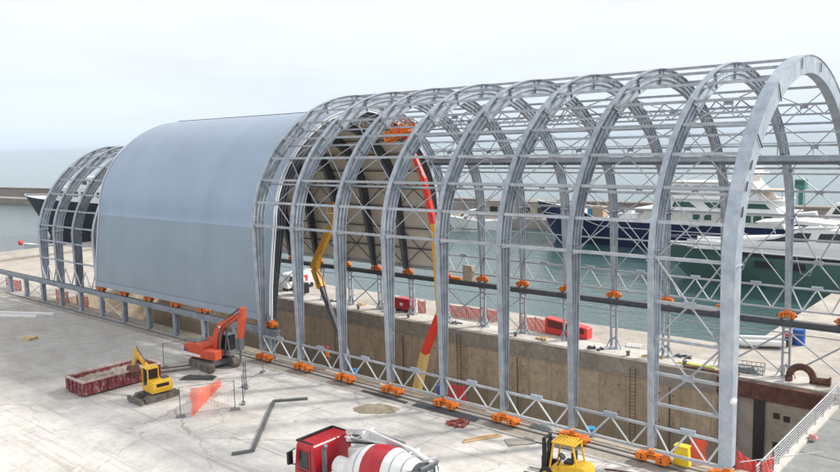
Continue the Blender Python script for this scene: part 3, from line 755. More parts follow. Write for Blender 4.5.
MB().box(-1.6,-.8,-.9,.3,1.18,1.3).build('engine_hood', grey, hs)
MB().box(-2.27,-2.2,-.8,.8,.55,.85).build('grille', black, hs)
MB().box(1.1,1.3,-.3,-.24,2.55,2.7).build('work_light', white, hs)
# flatten hierarchy: house's children become parts of the excavator root (thing > part)
def lift(hs, r):
    M = Matrix.Translation(hs.location) @ Matrix.Rotation(hs.rotation_euler.z, 4, 'Z')
    for k_ in kids(hs): k_.parent = r; k_.matrix_local = M @ k_.matrix_local
    bpy.data.objects.remove(hs)
lift(hs, r)

# --- mini excavator, yellow
r = empty('mini_excavator', (-47.9,26.7,0), 'small yellow mini excavator reaching its bucket into the red skip', 'excavator', rz=R(-90))
track_pair(r, 2.9, 1.55, .42, .56)
MB().box(-.7,.7,-.6,.6,.25,.55).tube((0,0,.5),(0,0,.66),.45,14).build('undercarriage', dsteel, r)
MB().prism([(1.75,0.05),(1.92,.10),(1.95,.5),(1.80,.52)], -1.05,1.05).box(1.1,1.85,-.5,-.35,.2,.35).box(1.1,1.85,.35,.5,.2,.35).build('dozer_blade', track, r)
hs = empty('house', (0,0,.66), 'x', 'x', rz=R(-96)); hs.parent = r
h = MB(); h.prism([(-1.15,.08),(-1.3,.45),(-1.2,.92),(-.85,1.05),(-.25,1.05),(-.1,.55),(.75,.35),(.75,0),(-.95,0)], -.82,.82)
h.build('body', yellow, hs, bevel=.05)
c = MB()
for x, y in ((-.42,-.05),(.62,-.05),(-.42,.8),(.62,.8)): c.bar((x,y,.3),(x-(0 if x<0 else .1),y,1.88),.08,.08)
c.build('cab_frame', yellow, hs); MB().box(-.5,.62,-.12,.86,1.86,1.98).build('cab_roof', yellow, hs, bevel=.03)
MB().box(-.38,.52,-.01,.76,.38,1.85).build('cab_glass', glass, hs)
MB().box(.7,1.05,-.42,-.08,.1,.6).build('swing_post', dsteel, hs)
boomplate('boom', [(.85,.3),(1.1,.35),(2.1,1.2),(4.3,2.1),(4.3,2.4),(1.8,1.5)], 0, -.36,-.14, yboom, hs)
MB().tube((1.15,-.25,.35),(2.4,-.25,1.35),.06,8).build('boom_cylinder', dsteel, hs)
MB().path([(1.0,-.38,.6),(2.0,-.38,1.45),(3.2,-.38,2.0),(4.2,-.38,2.45)],.025,6).build('hose', black, hs)
MB().tube((2.3,-.25,1.75),(4.0,-.25,2.75),.05,8).build('arm_cylinder', dsteel, hs)
MB().box(-1.28,-1.2,-.5,.5,.45,.8).build('grille', black, hs)
MB().box(-.9,-.3,-.70,-.2,1.05,1.12).build('engine_hood', dsteel, hs)
boomplate('arm', [(4.0,2.0),(4.1,2.6),(4.45,2.55),(5.1,.9),(4.85,.8)], 0, -.34,-.16, lyel, hs)
MB().prism([(4.7,1.0),(5.15,1.0),(5.4,.65),(5.2,.2),(4.7,.05),(4.45,.5)], -.65,.15).build('bucket', rust, hs)
lift(hs, r)

for o_ in (r,): o_.scale = (.87,.87,.87)
# --- roll-off skip
r = empty('skip', (-53.4,26.5,0), 'long worn dark red steel skip full of rubble beside the mini excavator', 'skip')
b_ = MB(); Lx, Ly, H_ = 1.35, 2.95, 1.12
b_.box(-Lx,Lx,-Ly,Ly,.12,.2); b_.box(-Lx,-Lx+.06,-Ly,Ly,.2,H_); b_.box(Lx-.06,Lx,-Ly,Ly,.2,H_); b_.box(-Lx+.06,Lx-.06,Ly-.06,Ly,.2,H_); b_.box(-Lx+.06,Lx-.06,-Ly,-Ly+.06,.2,H_)
b_.box(-.7,-.5,-Ly,Ly,0,.12); b_.box(.5,.7,-Ly,Ly,0,.12)
b_.build('body', skipred, r)
t = MB()
for k in range(11):
    y = -Ly+.1+k*.57
    t.box(Lx,Lx+.09,y,y+.09,.2,H_-.1); t.box(-Lx-.09,-Lx,y,y+.09,.2,H_-.1)
for x in (-.9,-.3,.3,.9): t.box(x,x+.08,-Ly-.08,-Ly,.2,H_-.1)
t.build('rib', skipred, r)
MB().box(-Lx-.1,-Lx+.08,-Ly-.08,Ly+.08,H_-.1,H_+.02).box(Lx-.08,Lx+.1,-Ly-.08,Ly+.08,H_-.1,H_+.02).box(-Lx+.08,Lx-.08,-Ly-.08,-Ly+.1,H_-.1,H_+.02).box(-Lx+.08,Lx-.08,Ly-.1,Ly+.08,H_-.1,H_+.02).build('rim', mat('worn_rim',(.42,.30,.28),.7,0,.3,3,dirt=(.55,.5,.45),dirt_amt=.8,dscale=3), r)
def lumpy(w_, l_, h, nx, ny, seed, base=0):
    rnd = random.Random(seed); vs = []; fs = []
    for j in range(ny+1):
        for i in range(nx+1):
            u = i/nx; v = j/ny; e_ = min(u,1-u,v,1-v)*4; e_ = min(1,e_)
            vs.append((w_*(u-.5)+rnd.uniform(-.03,.03), l_*(v-.5)+rnd.uniform(-.03,.03), base+h*(e_**.7)*(.55+.45*rnd.random())))
    for j in range(ny):
        for i in range(nx): a = j*(nx+1)+i; fs.append((a,a+1,a+nx+2,a+nx+1))
    # underside
    k_ = len(vs); vs += [(-w_/2,-l_/2,base-.02),(w_/2,-l_/2,base-.02),(w_/2,l_/2,base-.02),(-w_/2,l_/2,base-.02)]; fs.append((k_+3,k_+2,k_+1,k_))
    return MB().add(vs, fs)
o = lumpy(2.5,5.7,.5,14,30,3).build('rubble', rubble, loc=(-53.4,26.5,.58)); tag(o, 'pale broken rubble heaped inside the dark red skip', 'rubble', kind='stuff')

# --- concrete mixer truck
def wheel(parent, x, y, r_=.52, w_=.32, name='wheel'):
    o = MB().lathe((x,y-w_/2,r_),(x,y+w_/2,r_),[(0,r_*.8),(.1,r_),(.9,r_),(1,r_*.8)],20).build(name, dark, parent)
    MB().lathe((x,y-w_/2-.02,r_),(x,y+w_/2+.02,r_),[(0,r_*.25),(.05,r_*.55),(.95,r_*.55),(1,r_*.25)],14).build('rim', white, o)
    return o
r = empty('mixer_truck', (-24.3,23.85,0), 'concrete mixer truck with red cab and white drum with a wide red band', 'truck', rz=R(0)); r.scale = (.9,1,1)
# local: front is -x
for x in (-3.3,-1.6,1.6,3.0):
    for y in (-1.02,1.02): wheel(r, x, y)
MB().box(-4.2,4.2,-.45,-.3,.75,1.05).box(-4.2,4.2,.3,.45,.75,1.05).box(-4.1,4.1,-.3,.3,.8,.95).build('chassis', dsteel, r)
cb = MB(); cb.prism([(-4.35,.55),(-4.42,1.6),(-4.2,2.85),(-4.05,2.98),(-2.9,3.02),(-2.78,2.9),(-2.78,.95),(-2.9,.55)], -1.22,1.22)
cab = cb.build('cab', red, r, bevel=.05)
MB().prism([(-4.405,1.7),(-4.42,1.75),(-4.25,2.7),(-4.22,2.7)], -1.05,1.05).build('windscreen', glass, r).location.x = -.03
MB().prism([(-4.0,1.75),(-3.9,2.6),(-3.25,2.6),(-3.25,1.75)], -1.245,-1.2).prism([(-4.0,1.75),(-3.9,2.6),(-3.25,2.6),(-3.25,1.75)], 1.2,1.245).build('side_window', glass, r)
MB().box(-4.15,-2.95,-1.24,-1.21,1.60,1.64).box(-3.1,-3.07,-1.24,-1.21,.8,2.75).box(-3.6,-3.3,-1.245,-1.215,1.48,1.53,).build('door_seam', black, r)
MB().prism([(-4.1,1.0),(-3.6,1.0),(-3.5,1.12),(-4.1,1.12)],-1.24,-1.215).prism([(-4.1,1.25),(-3.7,1.25),(-3.6,1.35),(-4.1,1.35)],-1.24,-1.215).build('stripe', yellow, r)
MB().box(-4.45,-4.2,-1.2,1.2,.45,.9).build('bumper', dsteel, r)
MB().box(-4.15,-2.95,-1.14,-1.08,3.0,3.06).box(-4.15,-2.95,1.08,1.14,3.0,3.06).build('roof_rail', black, r)
MB().box(-4.28,-4.12,-1.15,1.15,2.93,3.03).build('sun_visor', black, r)
for s_ in (-1,1):
    MB().box(-4.45,-4.30,s_*1.5-.14,s_*1.5+.14,1.9,2.5).bar((-4.3,s_*1.2,2.6),(-4.38,s_*1.5,2.5),.04,.04).bar((-4.3,s_*1.2,1.8),(-4.38,s_*1.5,1.9),.04,.04).build('mirror', black, r)
    MB().box(-4.44,-4.36,s_*.9-.18,s_*.9+.18,.95,1.15).build('headlight', white, r)
MB().tube((-2.25,-1.0,.9),(-2.25,-1.0,2.95),.12,10).tube((-2.25,-1.0,2.95),(-2.1,-1.0,3.15),.1,10).build('exhaust', dsteel, r)
MB().lathe((-2.1,-.35,2.0),(-1.05,-.35,2.0),[(0,.3),(.12,.46),(.88,.46),(1,.3)],18).build('water_tank', white, r, smooth=True)
MB().box(-2.05,-1.45,.35,1.0,1.0,2.6).box(-1.9,-1.5,-1.15,-.7,1.0,1.9).build('pump_cabinet', white, r)
MB().bar((-1.25,-.8,1),(-1.0,-.4,2.3),.12,.12).bar((-1.25,.8,1),(-1.0,.4,2.3),.12,.12).bar((3.1,-.9,1),(2.9,-.5,2.6),.12,.12).bar((3.1,.9,1),(2.9,.5,2.6),.12,.12).build('drum_stand', white, r)
# drum: axis rises towards the rear
prof = [(0,.55),(.04,.78),(.16,1.04),(.28,1.18),(.33,1.21),(.37,1.22),(.48,1.21),(.66,1.12),(.90,.78),(.97,.66),(1.0,.62)]
dr = MB().lathe((-1.15,0,1.95),(3.35,0,2.62),prof,36,0,[0,0,0,0,0,1,1,0,0,0]).build('drum', [white, red], r, smooth=True)
for t_ in (.26,.76,.89):
    rr = {.26:1.165,.76:.98,.89:.80}[t_]
    MB().lathe((-1.15+4.5*t_,0,1.95+.67*t_),(-1.15+4.5*(t_+.006),0,1.95+.67*(t_+.006)),[(0,rr+.02),(1,rr+.02)],36).build('drum_weld', grey, dr)
mo = MB().lathe((3.32,0,2.6),(3.45,0,2.62),[(0,.64),(1,.6)],24).build('drum_mouth', dsteel, r)
b_ = MB(); b_.prism([(3.1,3.0),(3.9,3.2),(4.0,2.9),(3.6,2.2),(3.2,2.2)],-.62,-.56).prism([(3.1,3.0),(3.9,3.2),(4.0,2.9),(3.6,2.2),(3.2,2.2)],.56,.62); b_.prism([(3.4,2.2),(3.5,2.2),(4.05,3.3),(3.95,3.35)],-.56,.56)
b_.build('hopper', dsteel, r)
MB().prism([(3.6,1.9),(3.7,1.75),(4.9,1.1),(4.85,1.3)],-.25,.25).build('discharge_chute', dsteel, r)
# folded placing boom over the drum, on the far side
b_ = MB()
b_.bar((-2.7,.95,3.15),(-1.0,.9,3.45),.30,.24); b_.bar((-1.0,.9,3.45),(2.2,.8,3.2),.26,.22); b_.bar((2.2,.8,3.2),(4.0,.7,2.85),.22,.2)
b_.build('conveyor_boom', white, r)
MB().bar((-2.0,.3,3.1),(-.4,.45,3.05),.2,.2).bar((-.4,.45,3.12),(2.6,.45,3.02),.16,.16).bar((2.6,.4,2.98),(4.1,.1,2.7),.16,.16).build('lower_boom', white, r)
MB().tube((-.4,.8,3.55),(1.6,.8,3.48),.07,8).tube((-1.6,.2,3.2),(.2,.35,3.25),.06,8).tube((2.,.25,3.15),(3.7,.0,2.9),.055,8).build('hydraulic_ram', grey, r)
m_ = MB()
for k_ in range(5): m_.path([(-1.9+k_*.12,.1+k_*.05,3.0),(0+k_*.1,.15,3.38),(2+k_*.1,.1+k_*.08,3.3),(4.0,-.1+k_*.12,2.7),(4.3,-.2+k_*.1,2.0)],.028,6)
m_.build('hose', black, r)
MB().box(-1.0,-.85,.35,1.1,3.25,3.62).box(2.3,2.42,.35,1.0,2.85,3.36).box(3.7,3.8,.0,.9,2.6,2.98).build('boom_bracket', white, r)
MB().path([(-2.5,.7,3.35),(-1.0,.68,3.66),(2.2,.62,3.42),(3.9,.5,3.06),(4.25,.2,2.7),(4.3,-.1,2.1)],.065,10).build('delivery_pipe', white, r)
m_ = MB()
for k_ in range(9): m_.bar((-2.3+k_*.7,.36,3.08+.02*k_),(-1.95+k_*.7,.80,3.36-.01*k_),.05,.05)
m_.build('boom_lacing', white, r)
MB().prism([(3.2,3.05),(3.9,3.0),(4.35,2.2),(4.2,1.6),(3.9,1.6),(3.7,2.4)],-.05,.45).build('boom_elbow', dsteel, r)
MB().lathe((-1.9,1.35,3.02),(-1.9,1.35,3.10),[(0,.62),(.5,.66),(1,.60)],24).build('round_cover', grey, r)
MB().box(-2.6,-2.3,-1.15,-.85,1.0,1.7).box(-1.2,-.6,-1.1,-.75,.9,1.4).build('tool_box', black, r)
MB().box(-1.4,3.2,-1.28,-1.2,1.02,1.10).build('mudguard_rail', white, r)
MB().bar((3.6,-.5,1.0),(4.1,-.5,3.1),.07,.05).bar((3.6,-.2,1.0),(4.1,-.2,3.1),.07,.05).build('ladder', white, r)

# --- forklift
r = empty('forklift', (-19.1,32.35,0), 'yellow forklift truck with black mast and forks parked by the steel legs', 'forklift', rz=R(6)); r.scale = (.95,.95,.97)
for x, y, q in ((-.85,-.55,.38),(-.85,.55,.38),(.75,-.5,.30),(.75,.5,.30)):
    o = MB().lathe((x,y-.14,q),(x,y+.14,q),[(0,q*.8),(.15,q),(.85,q),(1,q*.8)],16).build('wheel', dark, r)
    MB().lathe((x,y-.16,q),(x,y+.16,q),[(0,q*.5),(1,q*.5)],12).build('rim', yellow, o)
b_ = MB(); b_.prism([(-.75,.25),(-.75,.7),(-.2,.62),(-.05,.95),(.35,1.0),(1.05,1.05),(1.3,.9),(1.35,.3),(1.2,.2)], -.56,.56)
b_.build('body', yellow, r, bevel=.04)
MB().prism([(1.05,.3),(1.05,1.08),(1.32,.98),(1.42,.5),(1.38,.3)],-.57,.57).build('counterweight', yellow, r, bevel=.03)
g_ = MB()
for y in (-.5,.5): g_.bar((-.7,y,.6),(-.45,y,2.12),.08,.08); g_.bar((.85,y,1.0),(.62,y,2.12),.08,.08)
g_.build('guard_post', yellow, r)
g_ = MB(); g_.box(-.55,.75,-.56,-.46,2.1,2.18); g_.box(-.55,.75,.46,.56,2.1,2.18)
for k_ in range(8): x = -.55+k_*.175; g_.box(x,x+.09,-.46,.46,2.11,2.17)
g_.build('overhead_guard', yellow, r)
MB().box(0,.5,-.28,.28,.98,1.12).box(.42,.56,-.28,.28,1.12,1.65).build('seat', black, r, bevel=.02)
MB().bar((-.45,0,.7),(-.2,0,1.25),.06,.06).tube((-.22,0,1.22),(-.17,0,1.28),.2,14).build('steering_wheel', black, r)
m_ = MB()
for y in (-.36,.36): m_.box(-1.15,-.98,y-.06,y+.06,.1,2.2); m_.box(-1.02,-.88,y-.11,y-.05,.1,2.0)
for z in (.3,1.2,2.1): m_.box(-1.12,-1.0,-.3,.3,z,z+.1)
m_.tube((-.95,-.12,.2),(-.95,-.12,2.0),.05,8); m_.tube((-.95,.12,.2),(-.95,.12,2.0),.05,8)
m_.build('mast', black, r); MB().box(-1.2,-1.15,-.5,.5,.15,.25).box(-1.2,-1.15,-.5,.5,.5,.6).box(-1.2,-1.16,-.42,.42,.6,1.2).build('carriage', dsteel, r)
for y in (-.32,.32): MB().prism([(-1.16,.08),(-1.16,.6),(-1.22,.6),(-1.22,.13),(-2.3,.1),(-2.3,.07)], y-.06,y+.06).build('fork', dsteel, r)
MB().tube((.7,.4,2.18),(.7,.4,2.3),.06,10).build('beacon', hivis, r)

# --- boom lifts working inside the dock
def boom_lift(name, base, pts, widths, mats_, label, seat_col, basket_dir=None):
    r = empty(name, base, label, 'boom lift')
    B = Vector(base)
    for x in (-1.1,1.1):
        for y in (-.95,.95): wheel(r, x, y, .45, .35)
    MB().box(-1.5,1.5,-.75,.75,.45,.85).build('chassis', dsteel, r)
    MB().prism([(-1.4,.9),(-1.5,1.6),(-.9,1.9),(.9,1.8),(1.2,1.3),(1.1,.9)],-.9,.9).build('turret', seat_col, r, bevel=.05)
    L = [Vector(p)-B for p in pts]
    for i in range(len(L)-1):
        w_ = widths[i]; o = MB().bar(L[i], L[i+1], w_, w_*1.15, 0, w_*.85, w_).build('boom_section', mats_[i], r)
        d = (L[i+1]-L[i]).normalized(); MB().bar(L[i]+d*.4+Vector((.25,-.2,-.1)), L[i].lerp(L[i+1],.45)+Vector((0,-.1,-.28)), .1,.1).build('ram', dsteel, o)
    return r, L
r, L = boom_lift('boom_lift', (-43.3,47.2,-9.2), [(-43.3,47.2,-7.6),(-41.0,47,-.35),(-39.4,47,3.0),(-39.25,47,3.6),(-39.7,47,10.5),(-40.6,47,14.0),(-42.3,46.9,17.4)], [.62,.5,.4,.42,.42,.34], [lyel,rboom,lyel,yboom,rboom,rboom], 'red and yellow boom lift reaching from the dock to an orange basket under the roof', lyel)
e_ = L[-1]
b_ = MB(); 
b_.T = Matrix.Translation(e_+Vector((-.2,-.3,.1))) @ Matrix.Rotation(R(-18),4,'Y')
b_.box(-1.5,1.2,-.5,.5,0,.12)
for x in (-1.5,-.6,.3,1.15):
    for y in (-.5,.45): b_.box(x,x+.07,y,y+.06,.1,1.1)
for y in (-.5,.45): b_.box(-1.5,1.2,y,y+.06,1.05,1.12); b_.box(-1.5,1.2,y,y+.05,.4,.75)
b_.build('basket', orange, r)
MB().bar(e_+Vector((-1.9,-.3,-.35)),e_+Vector((.8,-.3,.5)),.3,.35).build('basket_arm', orange, r)
r2, L2 = boom_lift('boom_lift', (-51.2,48.2,-9.2), [(-51.2,48.2,-7.6),(-51.6,48.1,-2.5),(-54.6,48,3.6),(-55.5,48,5.3),(-54.9,48,6.6),(-52.1,48,10.6)], [.45,.42,.62,.62,.5], [dsteel,dsteel,yboom,yboom,yboom], 'yellow articulated boom with dark lower arm working under the clad shelter mouth', yellow)
b_ = MB(); b_.T = Matrix.Translation(L2[-1]); b_.box(-.9,.9,-.4,.4,0,.1)
for x in (-.9,0,.84):
    for y in (-.4,.36): b_.box(x,x+.05,y,y+.05,.1,1.1)
for y in (-.4,.36): b_.box(-.9,.9,y,y+.05,1.05,1.1)
b_.build('basket', yboom, r2)
MB().path([Vector((-54.6,47.6,4.0))-Vector((-51.2,48.2,-9.2)),Vector((-55.0,47.6,5.5))-Vector((-51.2,48.2,-9.2)),Vector((-54.0,47.6,4.6))-Vector((-51.2,48.2,-9.2)),Vector((-53.4,47.7,2.0))-Vector((-51.2,48.2,-9.2))],.05,6).build('hose', black, r2)

# ------------------------------------------------------------------ people
def person(loc, rz, top, legs, label, hat=None, pose='stand', hair=None):
    J = {'pel':(0,0,.95),'chest':(.0,0,1.28),'neck':(0,0,1.47),'head':(.02,0,1.60),'crown':(.01,0,1.72),
         'sl':(0,.19,1.42),'el':(.02,.27,1.14),'wl':(.10,.25,.90),'hl':(.14,.24,.80),'sr':(0,-.19,1.42),'er':(.03,-.27,1.14),'wr':(.16,-.22,.93),'hr':(.21,-.20,.84),
         'tl':(0,.10,.90),'kl':(.04,.12,.48),'al':(0,.12,.09),'fl':(.16,.13,.04),'tr':(0,-.10,.90),'kr':(.0,-.12,.48),'ar':(-.06,-.12,.09),'fr':(.10,-.13,.04)}
    if pose == 'walk': J.update(kl=(.16,.10,.50),al=(.20,.10,.10),fl=(.34,.10,.05),kr=(-.04,-.1,.48),ar=(-.26,-.1,.14),fr=(-.12,-.1,.05))
    rad = {'pel':.15,'chest':.16,'neck':.06,'head':.095,'crown':.075,'sl':.075,'el':.05,'wl':.035,'hl':.042,'sr':.075,'er':.05,'wr':.035,'hr':.042,'tl':.10,'kl':.065,'al':.045,'fl':.045,'tr':.10,'kr':.065,'ar':.045,'fr':.045}
    E_ = [('pel','chest'),('chest','neck'),('neck','head'),('head','crown'),('chest','sl'),('sl','el'),('el','wl'),('wl','hl'),('chest','sr'),('sr','er'),('er','wr'),('wr','hr'),('pel','tl'),('tl','kl'),('kl','al'),('al','fl'),('pel','tr'),('tr','kr'),('kr','ar'),('ar','fr')]
    names = list(J)
    me = bpy.data.meshes.new('body'); me.from_pydata([J[k_] for k_ in names], [(names.index(a),names.index(b)) for a,b in E_], [])
    o = bpy.data.objects.new('body', me); COL.objects.link(o)
    m1 = o.modifiers.new('s','SKIN')
    for i, k_ in enumerate(names):
        q = rad[k_]; me.skin_vertices[0].data[i].radius = (q,q*(1.25 if k_ in ('chest','pel') else 1))
    me.skin_vertices[0].data[0].use_root = True
    o.modifiers.new('d','SUBSURF').levels = 1
    dg = bpy.context.evaluated_depsgraph_get(); me2 = bpy.data.meshes.new_from_object(o.evaluated_get(dg)); bpy.data.objects.remove(o)
    me2.name = 'body'
    me2.materials.clear()
    for m in (skin, top, legs, dark): me2.materials.append(m)
    for p in me2.polygons:
        c = p.center; p.use_smooth = True
        p.material_index = 0 if c.z > 1.49 or (abs(c.y) > .17 and c.z < 1.12 and c.z > .7) else 1 if c.z > .96 else 2 if c.z > .12 else 3
    rt_ = empty('person', loc, label, 'person', rz=rz)
    b = bpy.data.objects.new('body', me2); COL.objects.link(b); b.parent = rt_
    hm = hat or hair or dark
    MB().lathe((.01,0,1.62),(.01,0,1.79),[(0,.115),(.35,.118),(.7,.10),(.95,.05),(1,.01)],14).build('helmet' if hat else 'hair', hm, rt_, smooth=True)
    if hat: MB().box(.08,.2,-.08,.08,1.64,1.655).build('peak', hat, rt_)
    return rt_
person((-11.3,55.6,-1.02), R(200), shirtd, jeans, 'person in dark top and blue jeans at the far end of the gate railing')
person((-93.0,38.3,.05), R(-60), shirtw, shirtw, 'person in white clothes between the runway posts at far left', hat=shirtr)
person((-75.4,60.6,FQ), R(-90), shirtw, shirtd, 'person in pale shirt beside the parked van on the far quay')
person((-43.2,38.25,.05), R(60), hivis, shirtd, 'worker with orange vest and red helmet standing at the near dock edge', hat=shirtr)
# ------------------------------------------------------------------ boats
def hull_mb(L, beam, sheer, draft=1.0, rake=.10, flare=1.0, n=26, stern=.82):
    """bow at x=0, stern at x=L, z=0 waterline; sheer(t) = deck height. returns hull rings"""
    rings = []
    for i in range(n+1):
        t = (i/n)**1.25
        bw = beam/2*min(1,math.sin(min(1,t/.48)*math.pi/2)**.8)*(1-(1-stern)*max(0,(t-.6)/.4)**2)
        bw = max(bw,.03); zd = sheer(t); r_ = rake*L
        ring = []
        for f, zz in ((0,-draft),(.55,-draft*.7),(.84,0),(.93,zd*.5),(1,zd)):
            tt = t; wf = f*(1-(1-min(1,t/.35))*(.55*(1-max(0,zz)/zd)))*flare
            x = t*L + (1-t)*r_*(1-(zz+draft)/(zd+draft))
            ring.append((x, bw*min(1,wf), zz))
        full = [(x,-y,z) for x,y,z in ring[::-1]]+ring[1:]
        rings.append(full)
    return rings
def boat_hull(root, L, beam, sheer, hm, deckm, stripe=None, **k):
    rg = hull_mb(L, beam, sheer, **k); m_ = MB(); m_.rings(rg, 0, closed=False)
    st = rg[-1]; m_.add(st, [tuple(range(len(st)))])
    h = m_.build('hull', hm, root, smooth=True)
    d = MB(); vs = []; 
    for r_ in rg: vs += [(r_[0][0],r_[0][1]*.97,r_[0][2]-.28),(r_[-1][0],r_[-1][1]*.97,r_[-1][2]-.28)]
    d.add(vs, [(2*i,2*i+1,2*i+3,2*i+2) for i in range(len(rg)-1)]); d.build('deck', deckm, root)
    cp_ = MB()
    for s_ in (0,-1): cp_.path([(r_[s_][0],r_[s_][1],r_[s_][2]) for r_ in rg], .09, 6)
    cp_.build('toe_rail', white, root)
    if stripe:
        f, m = stripe; t = MB()
        for s_ in (0,-1):
            j = 1 if s_ == 0 else -2
            pts = []
            for r_ in rg[1:]:
                a = Vector(r_[s_]); b = Vector(r_[j]); c = a.lerp(b,f); pts.append((c.x, c.y*1.012+(.02 if c.y>0 else -.02), c.z))
            t.path(pts, .06, 6)
        t.build('stripe', m, root)
    return h
def house(root, prof, y, m, name='superstructure', wins=(), wm=glass, slope=0):
    b = MB(); k = len(prof); zc = min(p[1] for p in prof); zt = max(p[1] for p in prof)
    f = lambda z: y-slope*(z-zc)
    vs = [(p[0],-f(p[1]),p[1]) for p in prof]+[(p[0],f(p[1]),p[1]) for p in prof]
    b.add(vs, [tuple(range(k)),tuple(range(k,2*k))[::-1]]+[(i,k+i,k+(i+1)%k,(i+1)%k) for i in range(k)])
    o = b.build(name, m, root)
    for wpoly in wins:
        w = MB()
        for s_ in (-1,1):
            kk = len(wpoly)
            vs = [(p[0],s_*(f(p[1])+.03),p[1]) for p in wpoly]+[(p[0],s_*(f(p[1])-.05),p[1]) for p in wpoly]
            w.add(vs, [tuple(range(kk)),tuple(range(kk,2*kk))[::-1]]+[(i,kk+i,kk+(i+1)%kk,(i+1)%kk) for i in range(kk)])
        w.build('window', wm, o)
    return o
q4 = lambda a,b,c,d: [(a,c),(b,c),(b,d),(a,d)]
# --- the big navy yacht
r = empty('blue_motor_yacht', (-83.5,131,WL), 'long navy blue hulled motor yacht with white superstructure moored beyond the quay', 'yacht')
def sh(t):
    return 7.6-1.0*t/.22 if t < .22 else 6.6-1.5*(t-.22)/.08 if t < .30 else 5.1-.35*(t-.3)/.7
boat_hull(r, 49, 8.6, sh, navy, white, stripe=(.58,white), rake=.10, n=40)
MB().box(6.5,9,-1,1,6.4,6.9).box(20,21.4,-2.6,-1.2,4.9,6.6).build('anchor_winch', white, r)
MB().box(14.0,16.2,-3.4,-1.8,5.0,7.2).build('deck_crate', tan, r); MB().box(13.0,13.9,-3.4,-2.0,5.0,7.0).build('blue_locker', lblue, r)
MB().prism([(17.5,5.3),(18.5,6.0),(22.6,6.1),(23.0,5.4),(22.4,5.0),(18.2,4.9)],-3.1,-1.3).build('tender', white, r)
house(r, [(23,4.9),(24.6,7.0),(46.8,7.0),(47.6,4.9)], 3.9, cream, wins=[q4(33+i*1.9,34.2+i*1.9,5.6,6.5) for i in range(2)]+[q4(41.2,42.4,5.5,6.6),q4(42.8,44.0,5.5,6.6),q4(44.4,45.6,5.5,6.6)], wm=ggreen)
MB().box(22.4,48,-4.25,4.25,7.0,7.14).build('boat_deck', white, r)
house(r, [(26.6,7.14),(28.4,9.0),(45.2,9.0),(46.6,7.14)], 3.5, white, wins=[[(29.2,7.6),(33.4,7.6),(32.2,8.5),(29.6,8.5)],[(34.6,8.5),(37.8,8.5),(37.8,7.6),(35.6,7.6)],[(40.6,7.7),(45.2,7.7),(44.4,8.5),(40.6,8.5)]], wm=ggreen)
MB().box(26.4,47,-3.9,3.9,9.0,9.14).build('sun_deck', white, r)
house(r, [(28.2,9.14),(29.2,11.6),(37.6,11.7),(39,9.14)], 2.9, white, wins=[q4(29.5+i*1.55,30.5+i*1.55,10.4,11.2) for i in range(5)]+[q4(29.8,33.2,9.75,9.9)])
MB().box(28.4,38.4,-3.1,3.1,11.7,11.85).build('wheelhouse_roof', cream, r)
MB().prism([(38.6,9.14),(44.6,9.14),(41.6,12.4),(42.6,14.2),(40.6,14.2),(38.9,12.2)],-2.5,2.5).box(39.2,43,-3.1,3.1,13.0,13.3).build('radar_arch', white, r)
MB().lathe((41.2,0,12.9),(41.2,0,14.3),[(0,.5),(.4,.75),(.8,.55),(1,.1)],14).build('radome', white, r, smooth=True)
MB().box(40.5,47,-3.3,3.3,10.5,10.6).build('awning', peach, r)
m_ = MB()
for x in (40.7,43.5,46.8):
    for y in (-3.2,3.2): m_.tube((x,y,9.1),(x,y,10.5),.05,6)
m_.path([(30,0,11.8),(33,0,12.9),(38,0,13.2)],.07,6); m_.tube((36,0,11.8),(36,0,15.5),.07,6,r2=.03)
m_.build('mast', pipe, r)
for s_ in (-1,1):
    m_ = MB(); 
    for k_ in range(18): m_.tube((1.5+k_*1.2, s_*min(3.9,.4+k_*.42), sh((1.5+k_*1.2)/49)),(1.5+k_*1.2, s_*min(3.9,.4+k_*.42), sh((1.5+k_*1.2)/49)+.9),.03,5)
    m_.build('stanchion', pipe, r)
# --- teal yacht in front
r = empty('teal_motor_yacht', (-47.3,105.2,WL), 'sleek white and teal hulled motor yacht moored in front of the navy yacht', 'yacht')
boat_hull(r, 38, 7.2, lambda t: 4.75-.5*t, teal, white, rake=.16, n=36)
def band(z0, z1, x0, x1, off, m, name, h=None):
    b = MB()
    for s_ in (-1,1):
        vs = []; xs_ = [x0+(x1-x0)*i/14 for i in range(15)]
        for x in xs_:
            bw = 3.6*min(1,math.sin(min(1,x/38/.48)*math.pi/2)**.8)*.99+off
            zz = z0; vs += [(x,s_*bw,z0),(x,s_*bw,z1),(x,s_*(bw-.15),z0),(x,s_*(bw-.15),z1)]
        for i in range(14):
            a = 4*i; b.add([vs[a+j] for j in range(8)], [(0,1,5,4),(2,6,7,3),(1,3,7,5),(0,4,6,2)])
    return b.build(name, m, r)
band(4.5,5.55,5.5,36,.0,white,'bulwark'); band(3.98,4.42,10,36,.03,black,'window_band')
b_ = MB()
for x in (15.0,19.0): 
    for s_ in (-1,1): b_.box(x,x+2.0,s_*3.58-.06,s_*3.58+.06,2.7,3.5)
b_.build('hull_window', black, r)
house(r, [(6.5,4.5),(11.5,5.9),(16.5,6.3),(19.5,7.5),(27,7.9),(33,7.3),(36,5.4),(36,4.5)], 3.0, white, name='coachroof', slope=.12, wins=[[(14.8,6.0),(17.2,6.35),(19.9,7.3),(21.4,7.3),(21.0,6.2)],[(22,6.25),(22.4,7.3),(28,7.5),(29.4,6.3)]])
MB().prism([(14.5,8.35),(19.5,8.75),(24,8.45),(23.5,8.3),(15,8.22)],-2.3,2.3).build('hardtop', white, r)
MB().bar((17,-2,7.0),(16.4,-2,8.3),.2,.08).bar((17,2,7.0),(16.4,2,8.3),.2,.08).bar((23,-2,7.8),(22.6,-2,8.3),.2,.08).bar((23,2,7.8),(22.6,2,8.3),.2,.08).build('hardtop_leg', white, r)
m_ = MB(); 
